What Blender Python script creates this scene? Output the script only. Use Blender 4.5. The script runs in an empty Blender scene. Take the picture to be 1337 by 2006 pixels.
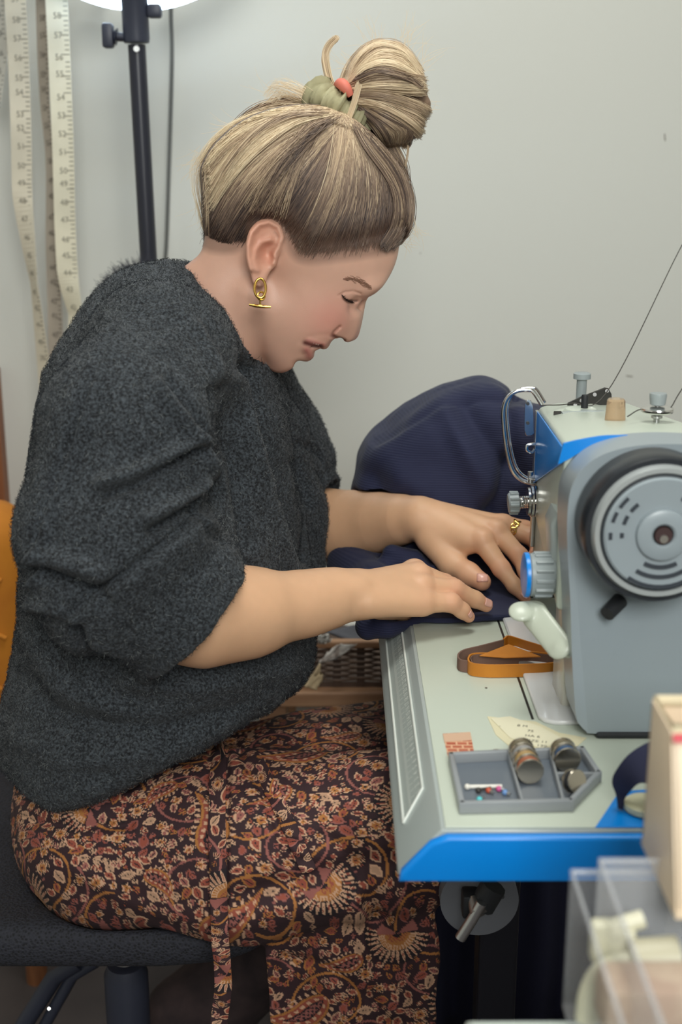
import bpy, bmesh, math, random
import numpy as np
from mathutils import Vector, Matrix, Quaternion
random.seed(7); RNG = np.random.default_rng(7)
SC = bpy.context.scene; COL = SC.collection; PI = math.pi

# ------------------------------------------------------------------ camera
F = 2400.0; PITCH = math.radians(15.4); CH = 1.22
cam = bpy.data.cameras.new('camera'); camo = bpy.data.objects.new('camera', cam); COL.objects.link(camo)
camo.location = (0, 0, CH); camo.rotation_euler = (PI/2 - PITCH, 0, 0)
cam.sensor_fit = 'VERTICAL'; cam.sensor_height = 36; cam.lens = 36*F/2006
cam.dof.use_dof = True; cam.dof.focus_distance = 1.22; cam.dof.aperture_fstop = 5.0
cam.clip_start = 0.05; SC.camera = camo
# ------------------------------------------------------------------ world, lamps, exposure
w = bpy.data.worlds.new('world'); SC.world = w; w.use_nodes = True
w.node_tree.nodes['Background'].inputs[0].default_value = (0.96, 1.0, 1.0, 1)
w.node_tree.nodes['Background'].inputs[1].default_value = 0.21
def area(name, loc, target, size, power, color, size_y=None):
    l = bpy.data.lights.new(name, 'AREA'); l.energy = power; l.color = color; l.size = size
    if size_y: l.shape = 'RECTANGLE'; l.size_y = size_y
    o = bpy.data.objects.new(name, l); COL.objects.link(o); o.location = loc
    o.rotation_euler = (Vector(target)-Vector(loc)).to_track_quat('-Z', 'Y').to_euler(); return o
area('ceiling_lamp', (0.1, 1.05, 2.38), (0.1, 1.2, 0), 0.5, 11, (0.99, 1.0, 0.93))
area('room_lamp', (0.25, -1.0, 2.0), (0.1, 1.5, 0.9), 0.8, 35, (0.98, 1.0, 0.96))
SC.view_settings.view_transform = 'Standard'; SC.view_settings.look = 'None'
SC.view_settings.exposure = 0.0; SC.view_settings.gamma = 1.0; SC.view_settings.use_curve_mapping = False
SC.cycles.max_bounces = 8; SC.cycles.transparent_max_bounces = 16
try: SC.cycles.use_denoising = True
except Exception: pass

# ------------------------------------------------------------------ helpers
def P(px, py, Y):
    """point of the room at depth Y that the photograph shows at (px, py)"""
    xc = (px-668.5)/F; yc = (py-1003)/F
    dy = math.cos(PITCH)-yc*math.sin(PITCH); dz = -math.sin(PITCH)-yc*math.cos(PITCH)
    t = Y/dy
    return np.array((xc*t, Y, CH+dz*t), float)
def PZ(px, py, z):
    """same, on the horizontal plane z"""
    xc = (px-668.5)/F; yc = (py-1003)/F
    dy = math.cos(PITCH)-yc*math.sin(PITCH); dz = -math.sin(PITCH)-yc*math.cos(PITCH)
    t = (z-CH)/dz
    return np.array((xc*t, dy*t, z), float)
def lin(c):
    c = [v/255 for v in c]
    return tuple(v/12.92 if v <= .04045 else ((v+.055)/1.055)**2.4 for v in c)
def tag(o, label=None, cat=None, group=None, kind=None):
    if label: o['label'] = label
    if cat: o['category'] = cat
    if group: o['group'] = group
    if kind: o['kind'] = kind
    return o
def link(o, parent=None):
    COL.objects.link(o)
    if parent is not None:
        o.parent = parent
        o.matrix_parent_inverse = PINV.get(parent.name, Matrix.Identity(4))
    return o
PINV = {}
def empty(name, loc, label, cat, group=None):
    o = bpy.data.objects.new(name, None); o.empty_display_size = .02; COL.objects.link(o); o.location = loc
    PINV[o.name] = Matrix.Translation(Vector(loc)).inverted()
    return tag(o, label, cat, group)
def mesh_obj(name, verts, faces, mat, parent=None, smooth=False, colors=None, uvw=None):
    me = bpy.data.meshes.new(name)
    if isinstance(verts, np.ndarray) and isinstance(faces, np.ndarray):
        n = len(verts); m, k = faces.shape
        me.vertices.add(n); me.vertices.foreach_set('co', verts.astype(np.float32).ravel())
        me.loops.add(m*k); me.loops.foreach_set('vertex_index', faces.astype(np.int32).ravel())
        me.polygons.add(m); me.polygons.foreach_set('loop_start', np.arange(0, m*k, k, dtype=np.int32))
        me.update(calc_edges=True); me.validate()
    else:
        me.from_pydata([tuple(v) for v in verts], [], [tuple(f) for f in faces]); me.update()
    if smooth: me.polygons.foreach_set('use_smooth', np.ones(len(me.polygons), bool))
    if colors is not None:
        a = me.color_attributes.new('Col', 'FLOAT_COLOR', 'POINT')
        c4 = np.ones((len(verts), 4), np.float32); c4[:, :3] = colors; a.data.foreach_set('color', c4.ravel())
    if mat: me.materials.append(mat)
    return link(bpy.data.objects.new(name, me), parent)
class MB:
    """collects shapes in one bmesh, built as ONE object"""
    def __init__(s): s.b = bmesh.new()
    def add(s, verts, faces):
        vs = [s.b.verts.new(tuple(v)) for v in verts]
        for f in faces:
            try: s.b.faces.new([vs[i] for i in f])
            except ValueError: pass
        return s
    def box(s, c, d, bev=0, rot=None, seg=2):
        m = Matrix.Translation(Vector(c)) @ (rot.to_4x4() if rot is not None else Matrix.Identity(4)) @ Matrix.Diagonal((*d, 1))
        r = bmesh.ops.create_cube(s.b, size=1, matrix=m)
        if bev:
            es = list({e for v in r['verts'] for e in v.link_edges})
            bmesh.ops.bevel(s.b, geom=es, offset=bev, segments=seg, affect='EDGES', profile=.5, clamp_overlap=True)
        return s
    def cyl(s, a, b, r1, r2=None, n=24, caps=True):
        a = Vector(a); b = Vector(b); d = b-a; r2 = r1 if r2 is None else r2
        q = d.to_track_quat('Z', 'Y').to_matrix().to_4x4()
        bmesh.ops.create_cone(s.b, cap_ends=caps, segments=n, radius1=r1, radius2=r2, depth=d.length, matrix=Matrix.Translation((a+b)/2) @ q)
        return s
    def lathe(s, o, axis, prof, n=32):
        """prof: (radius, height along axis) list, closed at both ends"""
        o = Vector(o); q = Vector(axis).to_track_quat('Z', 'Y')
        rings = []
        for r, h in prof:
            rings.append([s.b.verts.new(o+q @ Vector((r*math.cos(2*PI*i/n), r*math.sin(2*PI*i/n), h))) for i in range(n)])
        for A, B in zip(rings, rings[1:]):
            for i in range(n): s.b.faces.new((A[i], A[(i+1) % n], B[(i+1) % n], B[i]))
        s.b.faces.new(rings[0][::-1]); s.b.faces.new(rings[-1]); return s
    def tube(s, pts, r, n=10, closed=False, taper=None):
        pts = [Vector(p) for p in pts]; m = len(pts); rings = []; up = None
        for i, p in enumerate(pts):
            if closed: t = pts[(i+1) % m]-pts[i-1]
            else: t = pts[min(i+1, m-1)]-pts[max(i-1, 0)]
            t.normalize()
            if up is None:
                up = t.orthogonal().normalized()
            up = (up-t*up.dot(t)).normalized(); sd = t.cross(up)
            rr = r if taper is None else r*taper(i/(m-1))
            rings.append([s.b.verts.new(p+(up*math.cos(2*PI*k/n)+sd*math.sin(2*PI*k/n))*rr) for k in range(n)])
        for i in range(m if closed else m-1):
            A = rings[i]; B = rings[(i+1) % m]
            off = 0
            if closed and i == m-1:
                off = min(range(n), key=lambda o: (A[0].co-B[o].co).length)
            for k in range(n): s.b.faces.new((A[k], A[(k+1) % n], B[(k+1+off) % n], B[(k+off) % n]))
        if not closed:
            s.b.faces.new(rings[0][::-1]); s.b.faces.new(rings[-1])
        return s
    def prism(s, poly, vec, bev=0, seg=2):
        """polygon of 3D points swept along vec"""
        vec = Vector(vec); n = len(poly)
        A = [s.b.verts.new(Vector(p)) for p in poly]; B = [s.b.verts.new(Vector(p)+vec) for p in poly]
        fs = [s.b.faces.new(A[::-1]), s.b.faces.new(B)]
        for i in range(n): fs.append(s.b.faces.new((A[i], A[(i+1) % n], B[(i+1) % n], B[i])))
        if bev:
            es = list({e for f in fs[:2] for e in f.edges})
            bmesh.ops.bevel(s.b, geom=es, offset=bev, segments=seg, affect='EDGES', profile=.5, clamp_overlap=True)
        return s
    def strip(s, A, B, th):
        """two rails of points -> a sheet of thickness th"""
        A = np.array(A, float); B = np.array(B, float); n = len(A)
        t = np.gradient(A, axis=0); nrm = np.cross(t, B-A); nrm /= np.linalg.norm(nrm, axis=1)[:, None]+1e-12
        V = np.concatenate([A, B, B+nrm*th, A+nrm*th]); f = []
        for i in range(n-1):
            for a, b in ((0, 1), (1, 2), (2, 3), (3, 0)): f.append((a*n+i, b*n+i, b*n+i+1, a*n+i+1))
        f.append((0, 3*n, 2*n, n)); f.append((n-1, 2*n-1, 3*n-1, 4*n-1))
        return s.add(V, f)
    def build(s, name, mat, parent=None, smooth=False, angle=40):
        bmesh.ops.recalc_face_normals(s.b, faces=s.b.faces[:])
        me = bpy.data.meshes.new(name); s.b.to_mesh(me); s.b.free()
        if smooth:
            me.polygons.foreach_set('use_smooth', np.ones(len(me.polygons), bool))
            me.set_sharp_from_angle(angle=math.radians(angle))
        if mat: me.materials.append(mat)
        return link(bpy.data.objects.new(name, me), parent)
def text_mesh(txt, size, mw, mat, mb):
    """flat lettering as mesh faces, collected in mb"""
    cu = bpy.data.curves.new('t', 'FONT'); cu.body = txt; cu.size = size; cu.align_x = 'CENTER'; cu.align_y = 'CENTER'; cu.resolution_u = 2
    o = bpy.data.objects.new('t', cu); COL.objects.link(o); dg_ = bpy.context.evaluated_depsgraph_get(); me = o.evaluated_get(dg_).to_mesh()
    mb.add([mw @ v.co for v in me.vertices], [tuple(p.vertices) for p in me.polygons])
    o.evaluated_get(dg_).to_mesh_clear(); bpy.data.objects.remove(o); bpy.data.curves.remove(cu)
def spline(pts, n, closed=False):
    """Catmull-Rom through the points, n samples"""
    p = np.array(pts, float); m = len(p)
    if closed: p = np.concatenate([p[-1:], p, p[:2]]); k = m
    else: p = np.concatenate([2*p[:1]-p[1:2], p, 2*p[-1:]-p[-2:-1]]); k = m-1
    u = np.linspace(0, k, n, endpoint=not closed); i = np.minimum(u.astype(int), k-1); t = (u-i)[:, None]
    a, b, c, d = p[i], p[i+1], p[i+2], p[i+3]
    return .5*((2*b)+(c-a)*t+(2*a-5*b+4*c-d)*t*t+(3*b-a-3*c+d)*t**3)
def PS(lst, Y): return [P(a, b, Y) for a, b in lst]

# ------------------------------------------------------------------ signed distance fields
def smin(a, b, k):
    h = np.maximum(k-np.abs(a-b), 0)/k
    return np.minimum(a, b)-h*h*k*.25
def smax(a, b, k): return -smin(-a, -b, k)
def rc(p, a, b, r1, r2):
    a = np.asarray(a, np.float32); b = np.asarray(b, np.float32); ba = b-a
    pa = p-a; t = np.clip(pa @ ba/max(float(ba @ ba), 1e-12), 0, 1)
    q = pa-t[:, None]*ba
    return np.sqrt(np.einsum('ij,ij->i', q, q))-(r1+(r2-r1)*t)
def chain(p, pts, rs, k=.006):
    d = None
    for i in range(len(pts)-1):
        e = rc(p, pts[i], pts[i+1], rs[i], rs[i+1]); d = e if d is None else smin(d, e, k)
    return d
def ell(p, c, r, R=None):
    q = p-np.asarray(c, np.float32)
    if R is not None: q = q @ R
    r = np.asarray(r, np.float32)
    k0 = np.sqrt(((q/r)**2).sum(1)); k1 = np.sqrt(((q/(r*r))**2).sum(1))+1e-9
    return k0*(k0-1)/k1
def polydist(x, z, pts):
    """distance to an open 2D polyline"""
    d = np.full(x.shape, 1e9, np.float32)
    for (ax, az), (bx, bz) in zip(pts, pts[1:]):
        vx, vz = bx-ax, bz-az; L = vx*vx+vz*vz+1e-12
        t = np.clip(((x-ax)*vx+(z-az)*vz)/L, 0, 1)
        d = np.minimum(d, (x-ax-t*vx)**2+(z-az-t*vz)**2)
    return np.sqrt(d)
def line3(p, pts):
    d = np.full(len(p), 1e9, np.float32)
    for a, b in zip(pts, pts[1:]): d = np.minimum(d, rc(p, a, b, 0, 0))
    return d
class Poly2:
    """signed distance to a closed outline (metres, x-z plane), sampled once on a grid"""
    def __init__(s, pts, h=.001, pad=.08):
        p = np.array(pts, float); s.lo = p.min(0)-pad; s.h = h
        n = np.ceil((p.max(0)+pad-s.lo)/h).astype(int)+2
        X, Z = np.meshgrid(s.lo[0]+h*np.arange(n[0]), s.lo[1]+h*np.arange(n[1]), indexing='ij')
        d = np.full(X.shape, 1e9); ins = np.zeros(X.shape, bool)
        for i in range(len(p)):
            (ax, az), (bx, bz) = p[i-1], p[i]; vx, vz = bx-ax, bz-az; L = vx*vx+vz*vz+1e-15
            t = np.clip(((X-ax)*vx+(Z-az)*vz)/L, 0, 1); d = np.minimum(d, (X-ax-t*vx)**2+(Z-az-t*vz)**2)
            c = (az > Z) != (bz > Z)
            if c.any(): ins ^= c & (X < vx*(Z-az)/(vz if abs(vz) > 1e-15 else 1e-15)+ax)
        d = np.sqrt(d); s.g = np.where(ins, -d, d).astype(np.float32)
    def __call__(s, x, z):
        u = np.clip((x-s.lo[0])/s.h, 0, s.g.shape[0]-1.001); v = np.clip((z-s.lo[1])/s.h, 0, s.g.shape[1]-1.001)
        i = u.astype(int); j = v.astype(int); a = u-i; b = v-j; g = s.g
        return (g[i, j]*(1-a)+g[i+1, j]*a)*(1-b)+(g[i, j+1]*(1-a)+g[i+1, j+1]*a)*b
def vnoise(p, sc, seed=0):
    q = p/sc; i = np.floor(q).astype(np.int64); f = q-i; f = f*f*(3-2*f); o = 0
    for dx in (0, 1):
        for dy in (0, 1):
            for dz in (0, 1):
                hsh = ((i[:, 0]+dx)*73856093 ^ (i[:, 1]+dy)*19349663 ^ (i[:, 2]+dz)*83492791 ^ seed*2654435) & 0xffffff
                hsh = (hsh*1103515245+12345 >> 7) & 0xffff
                wgt = (f[:, 0] if dx else 1-f[:, 0])*(f[:, 1] if dy else 1-f[:, 1])*(f[:, 2] if dz else 1-f[:, 2])
                o = o+wgt*(hsh/32767.5-1)
    return o
def nets(f, lo, hi, h, B=12, slack=1.6):
    """surface of f = 0 inside the box, as quads (naive surface nets, evaluated block by block near the surface)"""
    lo = np.array(lo, float); hi = np.array(hi, float)
    nb = np.ceil((hi-lo)/(h*B)).astype(int); n = nb*B
    cx = [lo[a]+h*B*(np.arange(nb[a])+.5)-h/2 for a in range(3)]
    C = np.stack(np.meshgrid(*cx, indexing='ij'), -1).reshape(-1, 3).astype(np.float32)
    fc = f(C); keep = np.abs(fc) < h*B*.87*slack
    V = np.repeat(np.where(fc > 0, 1.0, -1.0).astype(np.float32).reshape(nb)[:, None, :, None, :, None], 1, 1)
    V = np.broadcast_to(V, (nb[0], B, nb[1], B, nb[2], B)).copy()
    kb = np.argwhere(keep.reshape(nb)); r = np.arange(B)
    O = np.stack(np.meshgrid(r, r, r, indexing='ij'), -1).reshape(-1, 3)
    for s in range(0, len(kb), 256):
        k = kb[s:s+256]; pts = (lo+h*(k[:, None, :]*B+O[None])).reshape(-1, 3).astype(np.float32)
        vv = f(pts).astype(np.float32).reshape(len(k), B, B, B)
        V[k[:, 0], :, k[:, 1], :, k[:, 2], :] = vv
    V = V.reshape(n); V[0] = V[-1] = 1; V[:, 0] = V[:, -1] = 1; V[:, :, 0] = V[:, :, -1] = 1
    S = V < 0; c = np.zeros(n-1, np.int8)
    for dx in (0, 1):
        for dy in (0, 1):
            for dz in (0, 1): c += S[dx:n[0]-1+dx, dy:n[1]-1+dy, dz:n[2]-1+dz]
    I = np.argwhere((c > 0) & (c < 8)); ID = np.full(n-1, -1, np.int32); ID[I[:, 0], I[:, 1], I[:, 2]] = np.arange(len(I))
    crn = [(a, b, d) for a in (0, 1) for b in (0, 1) for d in (0, 1)]
    val = [V[I[:, 0]+a, I[:, 1]+b, I[:, 2]+d] for a, b, d in crn]
    acc = np.zeros((len(I), 3)); cnt = np.zeros(len(I))
    for u in range(8):
        for v in range(u+1, 8):
            du = np.array(crn[v])-np.array(crn[u])
            if abs(du).sum() != 1: continue
            m = (val[u] < 0) != (val[v] < 0); t = np.where(m, val[u]/np.where(m, val[u]-val[v], 1), 0)
            acc += np.where(m[:, None], np.array(crn[u])+t[:, None]*du, 0); cnt += m
    W = lo+h*(I+acc/cnt[:, None]); Q = []
    for ax in range(3):
        b, d = (ax+1) % 3, (ax+2) % 3
        s0 = [slice(None)]*3; s1 = [slice(None)]*3; s0[ax] = slice(0, -1); s1[ax] = slice(1, None)
        A, Bq = S[tuple(s0)], S[tuple(s1)]; E = np.argwhere(A != Bq)
        E = E[(E[:, b] > 0) & (E[:, d] > 0) & (E[:, b] < n[b]-1) & (E[:, d] < n[d]-1)]
        def cell(ob, od):
            e = E.copy(); e[:, b] -= ob; e[:, d] -= od; return ID[e[:, 0], e[:, 1], e[:, 2]]
        q = np.stack([cell(1, 1), cell(0, 1), cell(0, 0), cell(1, 0)], 1)
        fl = ~A[E[:, 0], E[:, 1], E[:, 2]]; q[fl] = q[fl][:, ::-1]; Q.append(q)
    Q = np.concatenate(Q); Q = Q[(Q >= 0).all(1)]
    return W.astype(np.float32), Q
def grad(f, p, e=.0006):
    p = p.astype(np.float32); g = np.stack([f(p+np.eye(3, dtype=np.float32)[i]*e)-f(p-np.eye(3, dtype=np.float32)[i]*e) for i in range(3)], 1)
    return g/(np.linalg.norm(g, axis=1)[:, None]+1e-9)
def project(f, p, it=3, off=0.0):
    for _ in range(it): p = p-grad(f, p)*np.clip(f(p.astype(np.float32))-off, -.03, .03)[:, None]
    return p
def curves(name, pts, radius, mat, parent=None, colors=None, taper=True):
    """pts (n, m, 3): n strands of m points as one hair-curves object"""
    n, m = pts.shape[:2]; hc = bpy.data.hair_curves.new(name); hc.add_curves([m]*n)
    hc.attributes['position'].data.foreach_set('vector', pts.astype(np.float32).ravel()) if 'position' in hc.attributes else hc.points.foreach_set('position', pts.astype(np.float32).ravel())
    r = np.broadcast_to(np.asarray(radius, np.float32), (n, m)).copy() if np.ndim(radius) < 2 else radius
    if taper: r = r*np.linspace(1, .55, m)[None]
    ra = hc.attributes.get('radius') or hc.attributes.new('radius', 'FLOAT', 'POINT')
    ra.data.foreach_set('value', r.astype(np.float32).ravel())
    if colors is not None:
        a = hc.attributes.new('Col', 'FLOAT_COLOR', 'POINT'); c4 = np.ones((n*m, 4), np.float32); c4[:, :3] = colors.reshape(-1, 3)
        a.data.foreach_set('color', c4.ravel())
    if mat: hc.materials.append(mat)
    return link(bpy.data.objects.new(name, hc), parent)

# ------------------------------------------------------------------ materials
class M:
    def __init__(s, name, color=(.8, .8, .8), rough=.5, metal=0, **kw):
        s.m = bpy.data.materials.new(name); s.m.use_nodes = True; s.t = s.m.node_tree; s.p = s.t.nodes['Principled BSDF']
        s.set('Base Color', (*color[:3], 1)); s.set('Roughness', rough); s.set('Metallic', metal)
        for k, v in kw.items(): s.set(k, v)
    def set(s, k, v):
        if k in s.p.inputs: s.p.inputs[k].default_value = v
        return s
    def n(s, typ, **kw):
        nd = s.t.nodes.new(typ)
        for k, v in kw.items():
            if k in nd.inputs: nd.inputs[k].default_value = v
            else: setattr(nd, k, v)
        return nd
    def l(s, a, b): s.t.links.new(a, b); return s
    def coord(s, scale=(1, 1, 1), kind='Object'):
        tc = s.n('ShaderNodeTexCoord'); mp = s.n('ShaderNodeMapping'); mp.inputs['Scale'].default_value = scale
        s.l(tc.outputs[kind], mp.inputs[0]); return mp.outputs[0]
    def mottle(s, c1, c2, scale=20, detail=4, lo=.35, hi=.65, stretch=(1, 1, 1)):
        nz = s.n('ShaderNodeTexNoise', Scale=scale, Detail=detail); s.l(s.coord(stretch), nz.inputs['Vector'])
        r = s.n('ShaderNodeValToRGB'); r.color_ramp.elements[0].position = lo; r.color_ramp.elements[1].position = hi
        r.color_ramp.elements[0].color = (*c1[:3], 1); r.color_ramp.elements[1].color = (*c2[:3], 1)
        s.l(nz.outputs['Fac'], r.inputs[0]); s.l(r.outputs[0], s.p.inputs['Base Color']); return s
    def bump(s, scale=200, strength=.2, dist=.001, detail=3, stretch=(1, 1, 1)):
        nz = s.n('ShaderNodeTexNoise', Scale=scale, Detail=detail); s.l(s.coord(stretch), nz.inputs['Vector'])
        b = s.n('ShaderNodeBump', Strength=strength, Distance=dist); s.l(nz.outputs['Fac'], b.inputs['Height'])
        s.l(b.outputs[0], s.p.inputs['Normal']); return s
    def attr(s, name='Col'):
        a = s.n('ShaderNodeAttribute', attribute_name=name); s.l(a.outputs['Color'], s.p.inputs['Base Color']); return s
# ------------------------------------------------------------------ room
m_wall = M('wall_paint', lin((212, 212, 205)), .75).bump(60, .05, .002).m
m_floor = M('floor_vinyl', (.2, .19, .19), .5).mottle(lin((98, 90, 88)), lin((82, 75, 74)), 6).m
m_ceil = M('ceiling_paint', (.75, .75, .73), .9).m
m_trim = M('trim_paint', lin((200, 198, 190)), .5).m
def slab(name, c, d, m):
    return tag(MB().box(c, d).build(name, m), kind='structure')
slab('wall_back', (0.35, 2.15, 1.2), (3.5, .1, 2.4), m_wall)
slab('wall_left', (-1.45, .35, 1.2), (.1, 3.7, 2.4), m_wall)
slab('wall_right', (2.15, .35, 1.2), (.1, 3.7, 2.4), m_wall)
slab('floor', (0.35, .35, -.05), (3.7, 3.7, .1), m_floor)
slab('ceiling', (0.35, .35, 2.45), (3.7, 3.7, .1), m_ceil)
slab('baseboard_back', (0.35, 2.09, .05), (3.5, .02, .1), m_trim)
m_doorwood = M('door_frame_wood', (.3, .15, .07), .5).mottle(lin((150, 95, 60)), lin((120, 72, 45)), 8, stretch=(8, 8, 1)).m
slab('trim_1', (P(-4, 900, 2.08)[0]-.025, 2.085, .45), (.07, .03, .9), m_doorwood)
m_mark = M('wall_scuff', lin((120, 112, 104)), .8).m
for k, (a, b) in enumerate((((1228, 736), (1240, 737)), ((1303, 262), (1304, 276)), ((824, 495), (824.5, 497)))):
    o = MB().tube([P(*a, 2.0995), P(*b, 2.0995)], .0008, 6).build('scuff_mark', m_mark, bpy.data.objects['wall_back'])

# ------------------------------------------------------------------ ring lamp on its stand, cable
m_blk = M('black_plastic', lin((46, 49, 62)), .45).m
m_blkmetal = M('black_painted_metal', lin((34, 35, 46)), .35).m
m_white = M('white_plastic', (.8, .8, .78), .4).m
m_glow = bpy.data.materials.new('lamp_diffuser'); m_glow.use_nodes = True
g = m_glow.node_tree.nodes['Principled BSDF']; g.inputs['Base Color'].default_value = (.9, .9, .9, 1)
g.inputs['Emission Color'].default_value = (.62, .80, 1.0, 1); g.inputs['Emission Strength'].default_value = 9
LY = 1.82
lamp = empty('ring_lamp', P(292, 540, LY), 'glowing white ring lamp on a black tilted stand against the wall', 'lamp')
base = P(297, 590, LY); top = P(268, 60, LY)
dirp = (top-base)/np.linalg.norm(top-base)
foot = base-dirp*(base[2]/dirp[2])
MB().cyl(foot+dirp*.02, P(268, 88, LY), .0125, n=20).build('pole', m_blkmetal, lamp, True)
MB().lathe(P(268, 84, LY), dirp, [(.0175, 0), (.0185, .006), (.0185, .06), (.022, .066), (.022, .085), (.016, .09)], 24).build('clamp', m_blk, lamp, True)
sc = P(268, 96, LY-.0135); MB().cyl(sc, sc+np.array((0, -.003, 0)), .004, n=14).build('rivet', M('rivet', (.9, .9, .9), .3).m, lamp)
kn = P(212, 70, LY)
kb = MB().cyl(P(254, 74, LY), P(230, 72, LY), .006, n=12).cyl(P(229, 72, LY), P(222, 71, LY), .012, .006, n=12).box(kn, (.016, .018, .033), .004)
kb.build('tightening_knob', m_blk, lamp, True)
MB().box(P(303, 22, LY), (.02, .018, .018), .004).cyl(P(278, 22, LY), P(298, 22, LY), .005, n=10).build('tilt_knob', m_blk, lamp, True)
for a in (0.3, 2.4, 4.5):
    MB().tube([foot+dirp*.22, foot+np.array((.16*math.cos(a), .10*math.sin(a), .01))+dirp*.0], .009, 8).build('leg', m_blkmetal, lamp, True)
RC = P(266, 5, LY-.02)+np.array((.0, 0, .172)); n_ = np.array((.1, -.72, -.68)); n_ /= np.linalg.norm(n_)
u_ = np.cross(n_, (0, 0, 1)); u_ /= np.linalg.norm(u_); v_ = np.cross(u_, n_)
ring = [RC+u_*.165*math.cos(t)+v_*.165*math.sin(t) for t in np.linspace(0, 2*PI, 64, endpoint=False)]
lowest = min(p[2] for p in ring); RC[2] += P(266, 6, LY)[2]-lowest+.0185
ring = [RC+u_*.165*math.cos(t)+v_*.165*math.sin(t) for t in np.linspace(0, 2*PI, 64, endpoint=False)]
MB().tube(ring, .0185, 12, True).build('ring_diffuser', m_glow, lamp, True)
MB().tube([p-n_*.012 for p in ring], .019, 12, True).build('ring_housing', m_white, lamp, True)
MB().tube([P(268, 40, LY), P(268, 10, LY), RC-v_*.165-n_*.02], .009, 10).build('bracket', m_blk, lamp, True)
tag(MB().tube(spline([P(336, -120, 2.06), P(335, 20, 2.06), P(337, 120, 2.06), P(331, 330, 2.06), P(326, 480, 2.06), P(320, 560, 2.06), P(316, 760, 2.06), P(318, 1300, 2.06), np.array((-.27, 2.06, .01))], 60), .0032, 8).build('power_cable', M('cable_grey', lin((96, 97, 94)), .5).m, None, True),
    'thin grey cable hanging down the wall right of the lamp pole', 'cable')
# ------------------------------------------------------------------ hanging tape measures
def tape_mat(name, c, cm):
    m = M(name, c, .6); tc = m.n('ShaderNodeUVMap'); sp = m.n('ShaderNodeSeparateXYZ'); m.l(tc.outputs[0], sp.inputs[0])
    return m
def tape(name, pxs, Y, wd, color, label, twist=(), seed=1, every=.0265):
    """a hanging ribbon: centre line px list, half width in px; marks are flat printed figures laid on it"""
    c = spline([P(a, b, Y) for a, b in pxs], 90); rr = random.Random(seed)
    ang = np.interp(np.linspace(0, 1, 90), [t for t, _ in twist], [a for _, a in twist]) if twist else np.zeros(90)
    L = []; R = []
    for i, p in enumerate(c):
        d = np.array((math.cos(ang[i]), -math.sin(ang[i]), 0))*wd
        L.append(p-d); R.append(p+d)
    m = M(name+'_cloth', color, .6).mottle(color, tuple(v*.86 for v in color), 14, 3).m
    o = tag(MB().strip(L, R, .0006).build(name, m), label, 'tape measure', 'tape measures hanging on the wall')
    ink = M(name+'_ink', tuple(v*.34 for v in color), .7).m
    L = np.array(L); R = np.array(R); s = np.concatenate([[0], np.cumsum(np.linalg.norm(np.diff(c, axis=0), axis=1))])
    k = 0; pos = .01; mb = MB(); figs = []
    while pos < s[-1]-.01:
        i = min(int(np.searchsorted(s, pos)), 88); cc = (L[i]+R[i])/2; d = (R[i]-L[i])/np.linalg.norm(R[i]-L[i]); t = (c[i+1]-c[i])/np.linalg.norm(c[i+1]-c[i])
        nr = np.cross(t, d); nr = nr if nr[1] < 0 else -nr
        figs.append((str(60-k), cc+nr*.0014, d, t, nr)); 
        for e in (0.25, .5, .75, 1.0):
            q = cc+t*every*e; q2 = q+d*wd*.95; q1 = q+d*wd*(.55 if e < 1 else .25)
            mb.add([q1+nr*.001-t*.0007, q2+nr*.001-t*.0007, q2+nr*.001+t*.0007, q1+nr*.001+t*.0007], [(0, 1, 2, 3)])
        pos += every; k += 1
    tag(mb.build('tape_ticks', ink, o), kind='stuff')
    fm = MB()
    for txt, q, d, t, nr in figs:
        x = Vector(d); z = Vector(nr); x.normalize(); z.normalize(); y = z.cross(x)
        text_mesh(txt, .0125, Matrix(((x.x, y.x, z.x, q[0]), (x.y, y.y, z.y, q[1]), (x.z, y.z, z.z, q[2]), (0, 0, 0, 1))), ink, fm)
    tag(fm.build('tape_figures', ink, o), kind='stuff')
    return o
tape('tape_measure', [(24, -60), (30, 0), (37, 130), (42, 280), (44, 380), (56, 480), (70, 580), (84, 700), (96, 800)], 1.94, .0165, lin((219, 210, 190)),
     'beige tape measure hanging furthest left, twisted lower down', [(0, .1), (.5, .2), (.72, 1.0), (1, .5)], 3)
tape('tape_measure', [(84, -60), (84, 60), (88, 200), (100, 330), (102, 480), (108, 620), (112, 760)], 1.985, .0145, lin((186, 174, 160)),
     'greyish tape measure hanging behind and between two beige ones', [(0, .5), (.4, .9), (1, .3)], 4)
tape('tape_measure', [(108, -60), (112, 20), (118, 150), (124, 300), (128, 450), (134, 545), (148, 620), (150, 680)], 1.93, .0165, lin((226, 219, 196)),
     'cream tape measure with clear figures hanging nearest the lamp pole', [(0, .0), (.7, .1), (.85, .7), (1, .2)], 5)
tape('tape_measure', [(-6, -60), (-4, 40), (2, 100), (-8, 200)], 1.96, .0125, lin((200, 196, 186)),
     'pale curled tape end at the very left edge, top corner', [(0, .3), (1, .6)], 6)
hook = MB().cyl((P(60, -110, 2.0)[0]-.14, 1.95, P(60, -62, 1.95)[2]), (P(60, -110, 2.0)[0]+.12, 1.95, P(60, -62, 1.95)[2]), .006, n=12)
for dx in (-.12, .1): hook.cyl((P(60, -110, 2.0)[0]+dx, 1.95, P(60, -62, 1.95)[2]), (P(60, -110, 2.0)[0]+dx, 2.1, P(60, -62, 1.95)[2]), .005, n=10)
tag(hook.build('wall_rail', m_blkmetal, None, True), 'dark rail on the wall from which the tape measures hang', 'rail')

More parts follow.
